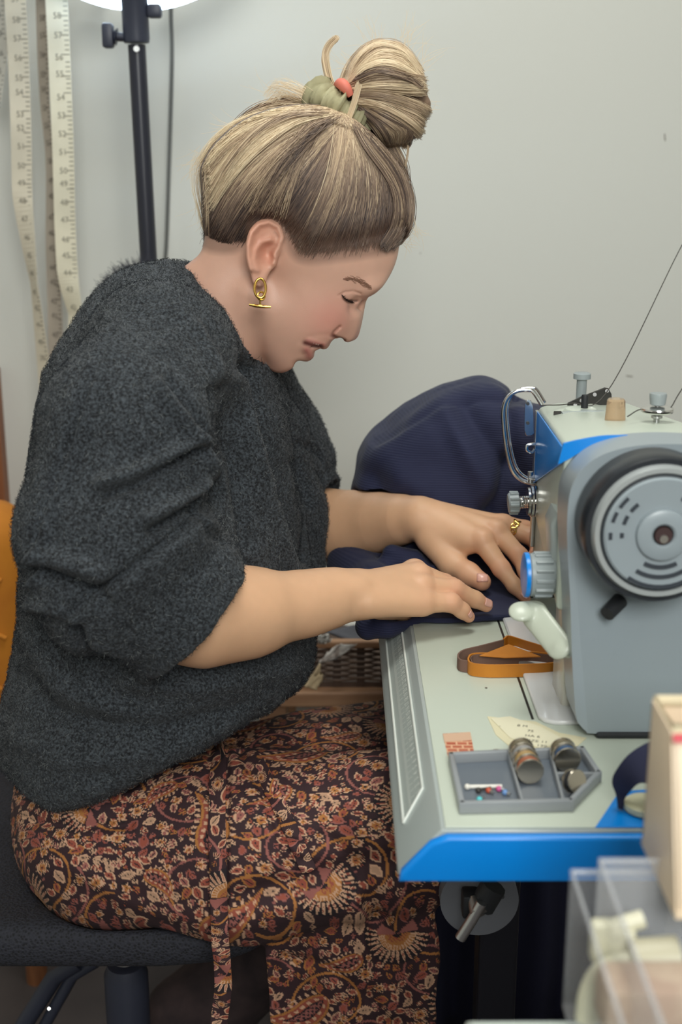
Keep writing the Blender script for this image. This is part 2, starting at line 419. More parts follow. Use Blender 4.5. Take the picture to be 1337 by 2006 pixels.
# ------------------------------------------------------------------ mustard armchair behind, at the left
m_must = M('mustard_cloth', lin((206, 130, 32)), .8).mottle(lin((206, 130, 34)), lin((186, 112, 26)), 12).bump(400, .25, .001).m
m_oak = M('oak', lin((140, 92, 58)), .5).mottle(lin((150, 98, 62)), lin((120, 74, 46)), 10, stretch=(8, 8, 1)).m
ach = empty('armchair', (-.66, 1.72, 0), 'mustard yellow upholstered armchair standing behind the person, at the left edge', 'armchair')
ax = P(44, 1200, 1.62)[0]
def cushion(c, d, seams, parent, name):
    mb = MB().box(c, d, min(d)*.42, seg=5); return mb.build(name, m_must, parent, True, 80)
cushion((ax-.20, 1.68, .615), (.40, .13, .315), 0, ach, 'back_cushion')
cushion((ax-.20, 1.86, .33), (.46, .42, .13), 0, ach, 'seat_cushion')
for dz, tilt in ((.70, .12), (.63, .2), (.55, .22)):
    MB().tube(spline([(ax-.38, 1.612, dz+tilt*.25), (ax-.2, 1.611, dz+tilt*.1), (ax-.1, 1.612, dz), (ax-.025, 1.617, dz-tilt*.2)], 20), .0035, 8).build('piping', m_must, ach, True)
for dx, dy in ((-.40, 1.66), (-.03, 1.66), (-.40, 2.04), (-.03, 2.04)):
    MB().cyl((ax+dx, dy, 0), (ax+dx, dy, .47 if dy < 1.7 else .27), .016, .02, n=14).build('leg', m_oak, ach, True)
MB().box((ax-.21, 1.86, .25), (.42, .40, .035), .006).build('seat_frame', m_oak, ach)

# ------------------------------------------------------------------ low table, wicker basket and scraps behind the lap
lt = empty('side_table', (.2, 1.86, 0), 'low light wood table behind the lap carrying the wicker basket', 'table')
m_pale = M('pale_wood', lin((196, 152, 118)), .5).mottle(lin((200, 156, 122)), lin((176, 132, 100)), 9, stretch=(1, 8, 8)).m
TZ = P(680, 1368, 1.62)[2]
MB().box((.16, 1.84, TZ-.012), (.60, .40, .024), .003).build('table_top', m_pale, lt)
for x in (-.10, .42):
    for y in (1.68, 2.0): MB().box((x, y, (TZ-.024)/2), (.04, .04, TZ-.024), .003).build('leg', m_pale, lt)
BT = P(680, 1258, 1.66)[2]; m_wick = M('wicker', lin((122, 100, 86)), .55).mottle(lin((132, 108, 92)), lin((96, 76, 64)), 60).m
m_stake = M('wicker_stake', lin((104, 86, 76)), .6).m
bk = empty('wicker_basket', (.13, 1.78, TZ), 'dark brown woven wicker basket on the low table behind the lap', 'basket')
bx0, bx1, by0, by1 = -.075, .34, 1.66, 1.92; sp = (bx1-bx0)/12
MB().box(((bx0+bx1)/2, (by0+by1)/2, TZ+.004), (bx1-bx0, by1-by0, .008)).build('base', m_stake, bk)
nrow = 13; rh = (BT-TZ-.016)/nrow
for k in range(nrow):
    zc = TZ+.010+rh*(k+.5); xs = np.linspace(bx0, bx1, 73); ph = PI*(k % 2)
    yy = by0-.0035*np.cos((xs-bx0)/sp*PI+ph)
    MB().tube([(x, y, zc) for x, y in zip(xs, yy)], rh*.43, 6).build('weaver', m_wick, bk, True)
for k in range(13):
    MB().box((bx0+sp*k, by0+.0008, (TZ+BT)/2), (.012, .0035, BT-TZ-.004), .001).build('stake', m_stake, bk)
sides = MB()
for k in range(nrow):
    zc = TZ+.010+rh*(k+.5)
    sides.tube([(bx1, by0, zc), (bx1, by1, zc), (bx0, by1, zc), (bx0, by0, zc)], rh*.45, 6)
tag(sides.build('side_weave', m_wick, bk, True), kind='stuff')
MB().box(((bx0+bx1)/2, by0, BT-.002), (bx1-bx0+.016, .014, .012), .003).build('rim', m_pale, bk)
m_paper = M('scrap_paper', lin((224, 220, 212)), .8).m
m_card = M('grey_card', lin((96, 96, 104)), .7).m
m_beige = M('beige_cloth', lin((214, 190, 152)), .85).bump(300, .3, .001).m
def sheet(pxs, m, name, label, cat, th=.0012, crumple=.002, seed=0):
    """pxs: (px, py, Y) corners in order; a slightly crumpled quad sheet"""
    c = [P(*q) for q in pxs]; n = 9; rr = np.random.default_rng(seed); V = []; Fc = []
    for i in range(n):
        for j in range(n):
            a, b = i/(n-1), j/(n-1)
            V.append((c[0]*(1-a)+c[1]*a)*(1-b)+(c[3]*(1-a)+c[2]*a)*b+rr.normal(0, crumple, 3)*(.5 if 0 < i < n-1 else .4))
    for i in range(n-1):
        for j in range(n-1): Fc.append((i*n+j, i*n+n+j, i*n+n+j+1, i*n+j+1))
    o = mesh_obj(name, V, Fc, m, None, True); md = o.modifiers.new('t', 'SOLIDIFY'); md.thickness = th
    return tag(o, label, cat)
sheet([(640, 1240, 1.70), (705, 1222, 1.75), (712, 1248, 1.74), (700, 1262, 1.70)], m_card, 'cardboard_piece', 'dark grey card sticking up out of the wicker basket', 'card', .003, .0006)
sheet([(668, 1224, 1.78), (700, 1212, 1.80), (708, 1214, 1.80), (706, 1232, 1.78)], m_paper, 'paper_sheet', 'white paper sheet behind the grey card in the basket', 'paper', .001, .0006)
sheet([(622, 1246, 1.635), (645, 1244, 1.64), (648, 1258, 1.638), (622, 1262, 1.636)], m_paper, 'paper_scrap', 'small crumpled white scrap lying on the basket rim', 'paper', .001, .003, 2)
sheet([(622, 1300, 1.625), (660, 1262, 1.635), (700, 1262, 1.638), (664, 1290, 1.63)], M('printed_scrap', (.6, .55, .5), .7).mottle(lin((222, 214, 206)), lin((150, 116, 96)), 45, lo=.5, hi=.7).m, 'fabric_scrap', 'white and brown fabric scrap hanging over the basket front', 'fabric', .001, .002, 3)
sheet([(596, 1345, 1.60), (626, 1300, 1.615), (632, 1330, 1.61), (620, 1352, 1.60)], m_beige, 'cloth_offcut', 'beige cloth offcut hanging between the sweater and the basket', 'fabric', .002, .002, 4)
# ------------------------------------------------------------------ machine table
m_navytop = M('table_laminate', lin((30, 30, 46)), .6).m
m_iron = M('dark_steel', lin((40, 40, 48)), .5, .6).m
BZ = .77; BB = .733
tb = empty('sewing_table', (.4, 1.35, 0), 'dark sewing table under the sewing machine', 'table')
MB().box((.45, 1.31, .7145), (.74, .58, .033), .004).build('table_top', m_navytop, tb)
for x in (.16, .74):
    for y in (1.1, 1.55): MB().box((x, y, .349), (.04, .04, .698), .004).build('leg', m_iron, tb)
MB().box((.45, 1.36, .1), (.58, .04, .04)).build('crossbar', m_iron, tb)
# ------------------------------------------------------------------ sewing machine
m_mwhite = M('machine_white', lin((196, 204, 190)), .3).m
m_mgrey = M('machine_grey', lin((150, 160, 166)), .32).m
m_mgrey2 = M('machine_grey_side', lin((166, 174, 172)), .3).m
m_mblue = M('machine_blue', lin((0, 134, 226)), .3).m
m_mgap = M('gasket_black', lin((28, 30, 34)), .6).m
m_chrome = M('chrome', (.78, .77, .75), .16, 1.0).m
m_steel = M('steel', (.55, .55, .55), .3, 1.0).m
m_dark = M('dark_metal', lin((60, 58, 56)), .4, .7).m
m_gknob = M('grey_knob', lin((150, 158, 160)), .4).m
sm = empty('sewing_machine', (.2, 1.0, BB), 'white, grey and blue industrial sewing machine in front of the person', 'sewing machine')
X0 = .041; X1 = .300; YN = .772; YF = 1.275
nl = P(874, 1616, .785); XT = .0715
def bedsec(y, dz=0): return [(X0, y, BB), (X1, y, BB), (X1, y, BZ), (XT, y, BZ), (X0+.0015, y, BB+.005)]
mb = MB(); A = bedsec(.781); mb.prism(A, (0, YF-.781, 0), .0025, 3); bed = mb.build('bed', m_mgrey2, sm, True, 30)
# white top plate, standing a hair proud of the grey flank
MB().prism([(XT+.003, .783, BZ+.0), (X1-.002, .783, BZ+.0), (X1-.002, YF, BZ), (XT+.003, YF, BZ)], (0, 0, .0012), .0008, 2).build('bed_top', m_mwhite, sm, True, 30)
# blue front panel of the bed, its upper left corner cut by the sloped flank
c = [(X0+.0005, BB), (X1, BB), (X1, BZ-.001), (XT+.004, BZ-.001), (XT-.008, BZ-.006), (X0+.002, BB+.008)]
MB().prism([(x, YN, z) for x, z in c], (0, .0085, 0), .003, 3).build('front_panel', m_mblue, sm, True, 35)
q = [PZ(1160, 1607, BZ), PZ(1213, 1553, BZ), PZ(1330, 1545, BZ), PZ(1330, 1600, BZ)]
for i in (0, 3): q[i][1] = .783
MB().prism(q, (0, 0, .0016), .0006, 1).build('blue_corner', m_mblue, sm, True)
for i, dx in enumerate((.0,)):
    pass
# ruler plate on the sloped flank
e1 = np.array((X0+.0015, 0, BB+.005)); e2 = np.array((XT, 0, BZ)); ud = (e2-e1)/np.linalg.norm(e2-e1); ul = np.linalg.norm(e2-e1)
nn = np.cross((0, 1, 0), ud); nn = nn if nn[2] > 0 else -nn
def fl(u, y, hgt=0): return e1+ud*ul*u+np.array((0, y, 0))+nn*hgt
m_rul = M('ruler_film', lin((168, 176, 172)), .25).m; m_rulw = M('ruler_white', lin((224, 228, 222)), .4).m
y0, y1 = .835, 1.235
rp = MB().prism([fl(.2, y0), fl(.74, y0+.022), fl(.74, y1), fl(.2, y1)], nn*.0007, .0003, 1).build('ruler_plate', m_rul, sm)
fr = MB()
for a, b in (((.2, y0), (.2, y1)), ((.74, y0+.022), (.74, y1)), ((.2, y0), (.74, y0+.022))): fr.tube([fl(*a, .001), fl(*b, .001)], .0011, 6)
fr.build('ruler_border', m_rulw, rp, True)
tk = MB()
for i in range(0, 380):
    y = y0+.014+i*.00102
    if y > y1: break
    if i % 2: continue
    ln = .16 if i % 10 == 0 else (.11 if i % 5 == 0 else .07)
    tk.add([fl(.36, y, .0009), fl(.36+ln, y, .0009), fl(.36+ln, y+.0006, .0009), fl(.36, y+.0006, .0009)], [(0, 1, 2, 3)])
tag(tk.build('ruler_ticks', m_rulw, rp), kind='stuff')
fm = MB()
for i in range(1, 37):
    qq = fl(.62, y0+.014+i*.0102, .001); x = Vector((0, 1, 0)); z = Vector(nn); y = z.cross(x)
    text_mesh(str(i), .0075, Matrix(((x.x, y.x, z.x, qq[0]), (x.y, y.y, z.y, qq[1]), (x.z, y.z, z.z, qq[2]), (0, 0, 0, 1))), m_rulw, fm)
fm.build('ruler_figures', m_rulw, rp)
fx0, fx1 = P(1128, 1430, .925)[0], .318
# slide plate seam and raised cover plate beside the column
sx = PZ(1045, 1410, BZ)[0]
MB().box((sx-.0006, (PZ(1045, 1412, BZ)[1]+YF)/2, BZ+.0011), (.0022, YF-PZ(1045, 1412, BZ)[1], .0008)).build('plate_seam', m_dark, sm)
cy0 = PZ(1090, 1424, BZ)[1]
pl = [(sx+.004, YF-.01), (sx+.004, cy0+.012), (sx+.008, cy0+.004), (sx+.016, cy0), (fx0+.008, cy0), (fx0+.008, YF-.01)]
MB().prism([(x, y, BZ+.001) for x, y in pl], (0, 0, .0045), .0018, 3).build('slide_plate', M('slide_plate_white', lin((214, 214, 214)), .12).m, sm, True, 40)
# column with its grey end cover
def colsec(pxs, Y): return [P(a, b, Y) for a, b in pxs]
OUT = [(1165, 1437), (1150, 1433), (1137, 1420), (1129, 1400), (1122, 1300), (1118, 1180), (1112, 1060), (1113, 1000), (1119, 960), (1136, 926), (1168, 898), (1210, 881), (1262, 872), (1330, 870), (1400, 876), (1450, 900), (1478, 940), (1485, 1050), (1475, 1200), (1468, 1400), (1455, 1434), (1430, 1437), (1300, 1437)]
oc = spline(colsec(OUT, .925), 120, True)
mb = MB(); mb.prism([tuple(p) for p in oc], (0, .045, 0), .012, 5); mb.build('end_cover', m_mgrey, sm, True, 45)
oc2 = [p+np.array((0, .044, 0)) for p in oc]; ctr = np.mean(oc2, 0)
# gasket at the column foot
MB().box(((fx0+fx1)/2+.009, .988, BZ+.0045), (fx1-fx0-.016, .130, .006), .0025).build('column_gasket', m_mgap, sm, True)
# column body behind the cover
MB().prism([(fx0+.006, .965, BZ+.005), (fx0+.006, .965, .99), (.318, .965, .99), (.318, .965, BZ+.005)], (0, .082, 0), .006, 3).build('column', m_mgrey2, sm, True)
MB().box((fx0+.004, 1.005, .815), (.012, .05, .09), .004).build('column_side_panel', M('side_panel_white', lin((206, 204, 192)), .2).m, sm, True)
# arm
fy = 1.275; na, nb_ = P(1106, 870, .968), P(1096, 930, .968); fa, fb = P(1055, 798, fy), P(1057, 946, fy)
fa[0] = fb[0] = .2085
def loft(secs, bev=.004):
    mb = MB(); n = len(secs[0]); V = [p for s in secs for p in s]; Fc = [tuple(range(n))[::-1], tuple(range((len(secs)-1)*n, len(secs)*n))]
    for s in range(len(secs)-1):
        for i in range(n): Fc.append((s*n+i, s*n+(i+1) % n, s*n+n+(i+1) % n, s*n+n+i))
    mb.add(V, Fc)
    if bev: bmesh.ops.bevel(mb.b, geom=list(mb.b.edges), offset=bev, segments=3, affect='EDGES', profile=.5)
    return mb
tn_, tr_ = P(1180, 854, .966), P(1337, 855, .966)
N = [(na[0], .966, .868), (na[0], .966, na[2]), (tn_[0], .966, tn_[2]), (.310, .966, tr_[2]), (.315, .966, .868)]
E = [(.2085, fy, .868), (.2085, fy, fa[2]), (.228, fy, fa[2]+.005), (.300, fy, fa[2]+.006), (.300, fy, .868)]
loft([N, E], .004).build('arm', m_mwhite, sm, True, 40)
loft([[(.210, 1.165, .812), (.210, 1.165, .875), (.300, 1.165, .875), (.300, 1.165, .812)], [(.2085, fy, .812), (.2085, fy, .875), (.300, fy, .875), (.300, fy, .812)]], .004).build('needle_head', m_mwhite, sm, True, 40)
# blue side panel tapering from the face plate towards the column
def onside(Y, z):
    t = (Y-.966)/(fy-.966); return np.array((na[0]+(.2085-na[0])*t-.0008, Y, z))
bp = [onside(.968, na[2]-.002), onside(.968, P(1096, 908, .968)[2]), onside(fy-.004, P(1057, 944, fy)[2]), onside(fy-.004, fa[2]-.003)]
MB().prism(bp, (-.0016, 0, 0), .0006, 2).build('blue_side_panel', m_mblue, sm, True)
# blue trim following the rim of the end cover, standing a little above it
rim = spline([P(a, b, .9635) for a, b in [(1105, 869), (1135, 862), (1180, 854.5), (1220, 853), (1262, 853), (1330, 855), (1400, 858)]], 40)
low = spline([P(a, b, .9635) for a, b in [(1094, 910), (1118, 898), (1148, 882), (1205, 874), (1262, 872), (1330, 873), (1400, 876)]], 40)
V = []; Fc = []
for p, q in zip(rim, low): V += [p, q, q+np.array((0, .003, 0)), p+np.array((0, .003, 0))]
for i in range(39):
    for a in range(4): Fc.append((i*4+a, i*4+(a+1) % 4, i*4+4+(a+1) % 4, i*4+4+a))
Fc += [(0, 1, 2, 3), (156, 157, 158, 159)]
MB().add(V, Fc).build('blue_trim', m_mblue, sm, True, 50)
# face plate edge
MB().box((.2065, fy-.006, (fa[2]+.83)/2), (.004, .010, fa[2]-.835), .001).build('face_plate', m_steel, sm, True)
# hand wheel
hc = P(1298, 1046, .878); hs = .935/F
hw = MB().lathe(hc+np.array((0, .047, 0)), (0, -1, 0), [(130*hs, 0), (147*hs, .006), (147*hs, .036), (143*hs, .0395)], 64).build('hand_wheel', M('wheel_black', lin((36, 40, 46)), .35).m, sm, True, 50)
MB().lathe(hc+np.array((0, .014, 0)), (0, -1, 0), [(133*hs, 0), (133*hs, .008), (128*hs, .0125), (119*hs, .0125), (115*hs, .009)], 64).build('wheel_rim', M('wheel_silver', lin((176, 181, 182)), .3, .25).m, hw, True, 40)
MB().lathe(hc+np.array((0, .012, 0)), (0, -1, 0), [(116*hs, 0), (116*hs, .0105), (113*hs, .0108)], 64).build('wheel_groove', M('groove', lin((48, 54, 60)), .5).m, hw, True, 40)
MB().lathe(hc+np.array((0, .012, 0)), (0, -1, 0), [(112*hs, 0), (112*hs, .012), (108*hs, .0135), (56*hs, .0125), (52*hs, .0125), (50*hs, .0165), (46*hs, .0175), (24*hs, .0175), (20*hs, .016), (17*hs, .004)], 64).build('wheel_disc', m_mgrey, hw, True, 40)
MB().cyl(hc+np.array((0, .004, 0)), hc+np.array((0, -.0052, 0)), 17*hs, n=24).build('hub_hole', M('hole', lin((64, 44, 44)), .5).m, hw)
MB().cyl(hc+np.array((0, .0, 0))+np.array((0, 0, -6*hs)), hc+np.array((0, -.0066, -6*hs)), 8*hs, n=16).build('hub_screw', m_steel, hw)
m_slot = M('slot_dark', lin((50, 56, 64)), .6).m
def slot(r, a0, a1, wd=7):
    n = 10; pts = [hc+np.array((math.cos(math.radians(a))*r*hs, -.0010, math.sin(math.radians(a))*r*hs)) for a in np.linspace(a0, a1, n)]
    L = [p+(p-hc)/np.linalg.norm(p-hc)*wd*.5*hs for p in pts]; R = [p-(p-hc)/np.linalg.norm(p-hc)*wd*.5*hs for p in pts]
    MB().strip(L, R, .0012).build('vent_slot', m_slot, hw)
for r, segs in ((100, ((134, 148), (154, 166), (178, 186))), (78, ((130, 144), (152, 165), (178, 185)))):
    for a, b in segs: slot(r, a, b)
for r, a, b in ((66, 242, 298), (86, 238, 302), (106, 235, 305)): slot(r, a, b, 8)
for r in (78, 100):
    for a, b in ((34, 48), (54, 66)): slot(r, a, b)
MB().cyl(P(1190, 1203, .91), P(1216, 1176, .922), .006, .0065, n=14).build('lock_stud', m_mgap, sm, True)
# raised boss, stitch dial and reverse lever on the operator side
bx = P(1082, 1100, .985)[0]
MB().prism([P(1080, 1030, .985), P(1092, 1004, .985), P(1122, 1012, .985), P(1130, 1170, .985), P(1086, 1166, .985)], (0, .035, 0), .004, 3).build('dial_boss', m_mgrey2, sm, True)
dc = P(1034, 1126, .995)
dial = MB().lathe(dc, (1, 0, 0), [(.0165, 0), (.0185, .002), (.0185, .020), (.016, .023), (.014, .031)], 40)
for k in range(14):
    a = 2*PI*k/14; dial.box(dc+np.array((.0125, math.cos(a)*.0187, math.sin(a)*.0187)), (.015, .0035, .0022), .0008, Matrix.Rotation(-a+PI/2, 3, 'X'))
di = dial.build('stitch_dial', m_gknob, sm, True)
MB().lathe(dc+np.array((-.004, 0, 0)), (1, 0, 0), [(.0145, 0), (.0190, .0010), (.0193, .002), (.0193, .0045)], 40).build('dial_ring', m_mblue, di, True)
m_lev = M('lever_pale', lin((192, 198, 182)), .3).m
def slabrc(p, a, b, r1, r2, n, k):
    """a capsule flattened along n: a rounded paddle"""
    n = np.array(n, np.float32)/np.linalg.norm(n); a = np.asarray(a, np.float32)
    def fl_(q): q = np.asarray(q, np.float32)-a; return q+np.outer(q @ n, n)*(k-1) if q.ndim > 1 else q+n*float(q @ n)*(k-1)
    return rc(fl_(p).astype(np.float32), np.zeros(3), fl_(b), r1, r2)/k**.5
def lev_f(p):
    d = slabrc(p, P(1021, 1198, .975), P(1047, 1197, .985), .0105, .0115, (-.1, -.5, .86), 3.0)
    d = smin(d, slabrc(p, P(1050, 1208, .975), P(1096, 1266, .945), .0118, .0112, (-.55, -.62, .56), 3.0), .004)
    return smin(d, rc(p, P(1098, 1270, .945), P(1135, 1284, .945), .0055, .0055), .004)
lo_ = P(990, 1310, .93); v_, f_ = nets(lev_f, (lo_[0], .925, lo_[2]-.01), (P(1140, 1200, .95)[0]+.01, 1.02, P(1030, 1170, .98)[2]+.01), .0012)
mesh_obj('reverse_lever', v_, f_, m_lev, sm, True)
# thread tension, take-up, guard on the operator side near the face plate
TY = 1.235; tp = P(1052, 985, TY)
def alongx(px0, px1, py, Y): return P(px0, py, Y), P(px1, py, Y)
tens = MB()
a, b = P(996, 986, TY), P(1018, 984, TY); kr = .0108
tens.lathe(a, b-a, [(kr*.85, 0), (kr, .0015), (kr, np.linalg.norm(b-a)-.001), (kr*.8, np.linalg.norm(b-a))], 20)
for k in range(10):
    an = 2*PI*k/10; mid = (a+b)/2; tens.box(mid+np.array((0, math.cos(an)*kr, math.sin(an)*kr)), (np.linalg.norm(b-a)*.8, .003, .003), .0008)
tn = tens.build('tension_knob', m_gknob, sm, True)
sprg = [a+(b-a)*(1+t*.9)+np.array((0, math.cos(t*30)*.006, math.sin(t*30)*.006)) for t in np.linspace(0, 1, 60)]
MB().tube(sprg, .0009, 6).cyl(b, P(1064, 982, TY), .0028, n=12).build('tension_spring', m_chrome, tn, True)
td = MB()
for px_, r_ in ((1037, .0145), (1043, .0165), (1050, .0165), (1056, .0145)):
    td.lathe(P(px_, 982, TY), (1, 0, 0), [(r_*.5, -.001), (r_, -.0018), (r_, .0006), (r_*.5, .0014)], 32)
td.build('tension_discs', m_chrome, tn, True, 30)
GY = 1.255
gl = spline(PS([(1062, 793), (1046, 768), (1036, 764), (1014, 766), (996, 778), (987, 800), (987, 830), (993, 880), (1004, 920), (1022, 940), (1046, 947), (1062, 948)], GY), 60)
MB().tube(gl, .0022, 10).build('take_up_guard', m_chrome, sm, True)
gl2 = spline([p+np.array((.006, .014, 0)) for p in gl], 60); MB().tube(gl2, .0014, 8).build('guard_rear_wire', m_chrome, sm, True)
tu = MB().prism(spline(PS([(1030, 792), (1036, 784), (1044, 792), (1046, 840), (1046, 850), (1036, 854), (1029, 846)], 1.245), 30, True), (0, .003, 0), .0008, 1)
to = tu.build('take_up_lever', M('take_up_steel', (.62, .66, .7), .22, 1.0).m, sm, True, 40)
for py_ in (791, 829): MB().cyl(P(1035, py_, 1.2435), P(1035, py_, 1.245), .0017, n=10).build('thread_hole', m_mgap, to)
MB().tube(spline(PS([(1062, 872), (1044, 870), (1034, 873), (1033, 882), (1042, 886), (1048, 880)], 1.25), 24), .0016, 8).build('thread_hook', m_chrome, sm, True)
MB().cyl(P(1040, 924, 1.25), P(1040, 945, 1.25), .003, n=12).cyl(P(1036, 935, 1.25), P(1060, 937, 1.25), .0035, n=12).build('guard_screw', m_steel, sm, True)
# needle bar and presser foot, below the head
MB().cyl((.255, 1.235, .84), (.255, 1.235, .80), .004, n=12).cyl((.255, 1.235, .80), (.255, 1.235, .778), .001, n=8).build('needle_bar', m_steel, sm, True)
MB().cyl((.255, 1.25, .84), (.255, 1.25, .785), .004, n=12).box((.255, 1.24, .7795), (.012, .03, .002), .0005).build('presser_foot', m_steel, sm, True)
# top of the arm
def top_at(px, py):  # point on the arm's top plane, found by depth from the row
    for Y in np.linspace(.95, 1.3, 351):
        zt = na[2]+(fa[2]-na[2])*(Y-.966)/(fy-.966)+.0015
        p = P(px, py, Y)
        if p[2] <= zt or Y >= 1.26: return p
    return p
k1 = top_at(1138, 797); TZ1 = k1[2]; s1 = lambda Y: (Y*.964+.2*.2656)/F
def up(p, px_h): return np.array(p)+np.array((0, 0, px_h*s1(p[1])/math.cos(PITCH)*.98))
y1_ = k1[1]; e = s1(y1_)
MB().lathe(k1, (0, 0, 1), [(13*e, -.004), (13*e, 8*e), (10*e, 9*e), (10*e, 54*e), (17*e, 56*e), (17*e, 66*e), (14*e, 68*e)], 24).build('thread_post', m_gknob, sm, True, 40)
gp = PS([(1112, 798), (1114, 790), (1140, 778), (1186, 760), (1193, 761), (1199, 772), (1200, 790), (1196, 796), (1158, 790)], y1_-.02)
gpo = MB().prism(gp, (0, .004, 0), .0005, 1).build('thread_guide_plate', m_dark, sm, True)
for q_ in ((1140, 785), (1166, 773), (1190, 766), (1128, 793)): MB().cyl(P(*q_, y1_-.0215), P(*q_, y1_-.019), .002, n=10).build('guide_eyelet', m_chrome, gpo)
k2 = top_at(1138, 812); e = s1(k2[1])
bw = MB().lathe(k2, (0, 0, 1), [(52*e, -.003), (52*e, 4*e), (48*e, 6*e), (34*e, 6*e), (30*e, 12*e), (26*e, 13*e)], 40).build('winder_disc', m_mwhite, sm, True, 40)
MB().lathe(up(k2, 8)+np.array((7*e, 0, 0)), (0, 0, 1), [(7*e, 0), (7*e, 28*e), (6*e, 31*e)], 16).build('winder_pin', m_mgap, bw, True, 40)
MB().tube([P(1086, 813, k2[1]-.01), P(1100, 813, k2[1]-.012)], .004, 8).build('winder_latch_tip', m_dark, bw, True)
MB().prism(PS([(1100, 820), (1104, 810), (1150, 806), (1188, 808), (1188, 815), (1150, 820)], k2[1]-.02), (0, .012, 0), .0008, 1).build('winder_latch', m_mgrey2, bw, True)
k3 = top_at(1205, 834); e = s1(k3[1])
m_amber = M('amber_clear', lin((226, 196, 166)), .08).m
pb = m_amber.node_tree.nodes['Principled BSDF']; pb.inputs['Transmission Weight'].default_value = .8; pb.inputs['IOR'].default_value = 1.3
MB().box(k3+np.array((4*e, 0, 1.5*e)), (62*e, .03, 5*e), .0012).build('oil_window_base', m_dark, sm, True)
MB().lathe(up(k3, 4), (0, 0, 1), [(21*e, 0), (19*e, 30*e), (18*e, 46*e), (15*e, 50*e)], 16).build('oil_window', m_amber, sm, True, 30)
k4 = top_at(1286, 838); e = s1(k4[1])
t2 = MB().lathe(k4, (0, 0, 1), [(14*e, -.003), (14*e, 3*e), (6*e, 4*e), (6*e, 18*e), (11*e, 20*e), (11*e, 24*e), (5*e, 25*e), (5*e, 44*e)], 20).build('pretension_post', m_steel, sm, True, 40)
MB().lathe(up(k4, 27), (0, 0, 1), [(16*e, 0), (31*e, 4*e), (32*e, 6*e), (20*e, 7*e), (20*e, 8*e), (32*e, 9*e), (31*e, 12*e), (14*e, 15*e)], 32).build('pretension_discs', m_chrome, t2, True, 40)
MB().lathe(up(k4, 44), (0, 0, 1), [(11*e, 0), (15*e, 2*e), (17*e, 20*e), (16*e, 24*e), (10*e, 25*e)], 18).build('pretension_knob', m_gknob, t2, True, 40)
# thread
m_thr = M('thread_dark', lin((70, 66, 62)), .7).m
tag(MB().tube(spline([P(1420, 340, y1_+.25), P(1337, 480, y1_+.15), P(1194, 762, y1_-.022), P(1120, 790, y1_-.024), P(1062, 794, 1.2)], 40), .00055, 6).build('sewing_thread', m_thr, None, True),
    'dark thread running down to the guide plate on top of the machine', 'thread')
tag(MB().tube(spline([P(1420, 640, k4[1]+.12), P(1337, 762, k4[1]+.04), P(1313, 800, k4[1]), P(1286, 808, k4[1]-.014), P(1256, 802, k4[1]), P(1230, 816, k4[1]-.02)], 40), .00055, 6).build('sewing_thread', m_thr, None, True),
    'dark thread wound through the tension discs at the right', 'thread')
# winder motor disc with its lever, hung below the bed
kd = P(940, 1765, 1.02); es = (kd[1]*.964+.5*.2656)/F
mo = empty('knee_lifter', kd, 'dark round knee lifter plate with a metal lever hanging under the bed', 'machine part')
m_dim = M('dim_plate', lin((104, 106, 112)), .5).m
MB().cyl(kd+np.array((0, 0, 0)), kd+np.array((0, .02, 0)), 80*es, n=48).build('plate', m_dim, mo, True, 40)
MB().cyl(kd+np.array((0, .0, 60*es)), kd+np.array((0, 0, 140*es)), .012, n=12).build('hanger', m_iron, mo, True)
MB().tube([P(968, 1735, .985), P(944, 1775, .985)], .012, 10).box(P(922, 1768, .99), (.016, .02, .024), .003).build('clamp', m_mgap, mo, True)
MB().tube([P(944, 1768, .972), P(926, 1800, .972), P(902, 1838, .972)], .0052, 10).cyl(P(938, 1790, .972), P(928, 1760, .985), .008, .006).build('lever', m_steel, mo, True)
MB().cyl(P(985, 1757, 1.019), P(985, 1757, 1.012), .002, n=10).build('screw', m_mgap, mo)
# ------------------------------------------------------------------ small things on the bed
Z0 = BZ+.0013
m_strap = M('mustard_leather', lin((196, 124, 30)), .45).mottle(lin((200, 126, 30)), lin((180, 106, 24)), 25).m
m_suede = M('suede_brown', lin((116, 88, 76)), .9).m
def band(pts, hgt, m, name, parent=None, th=.0016, close=False):
    c = spline(pts, 70); A = [p for p in c]; B = [p+np.array((0, 0, hgt)) for p in c]
    return MB().strip(A, B, th).build(name, m, parent, True, 50)
st = empty('leather_strap', PZ(1000, 1310, Z0), 'mustard leather strap loop with brown suede inside, lying on the bed', 'strap')
z = Z0+.0004
c1 = [PZ(a, b, z) for a, b in ((1092, 1322), (1060, 1325), (1000, 1327), (950, 1327), (920, 1322), (917, 1310), (930, 1303), (980, 1302), (1040, 1300), (1086, 1306), (1096, 1316))]
band(c1, .0125, m_strap, 'outer_band', st)
c1i = [p+np.array((0, 0, .0005)) for p in c1]; cc = np.mean(c1i, 0); c1i = [cc+(p-cc)*np.array((.95, .90, 1)) for p in c1i]
band(c1i[4:], .0112, m_suede, 'suede_lining', st, .0008)
c2 = [PZ(a, b, z) for a, b in ((918, 1318), (900, 1314), (896, 1304), (908, 1294), (940, 1286), (985, 1274), (997, 1268), (1030, 1278), (1075, 1292))]
band(c2[:6], .0115, m_suede, 'suede_side', st)
band(c2[5:], .0125, m_strap, 'inner_fold', st)
MB().prism([PZ(940, 1286, z+.012), PZ(997, 1264, z+.013), PZ(1060, 1288, z+.012), PZ(990, 1290, z+.0115)], (0, 0, .0013), .0003, 1).build('fold_edge', m_strap, st, True)
ri = PZ(1100, 1320, Z0+.002); m_brass = M('ring_metal', lin((120, 84, 84)), .3, 1.0).m
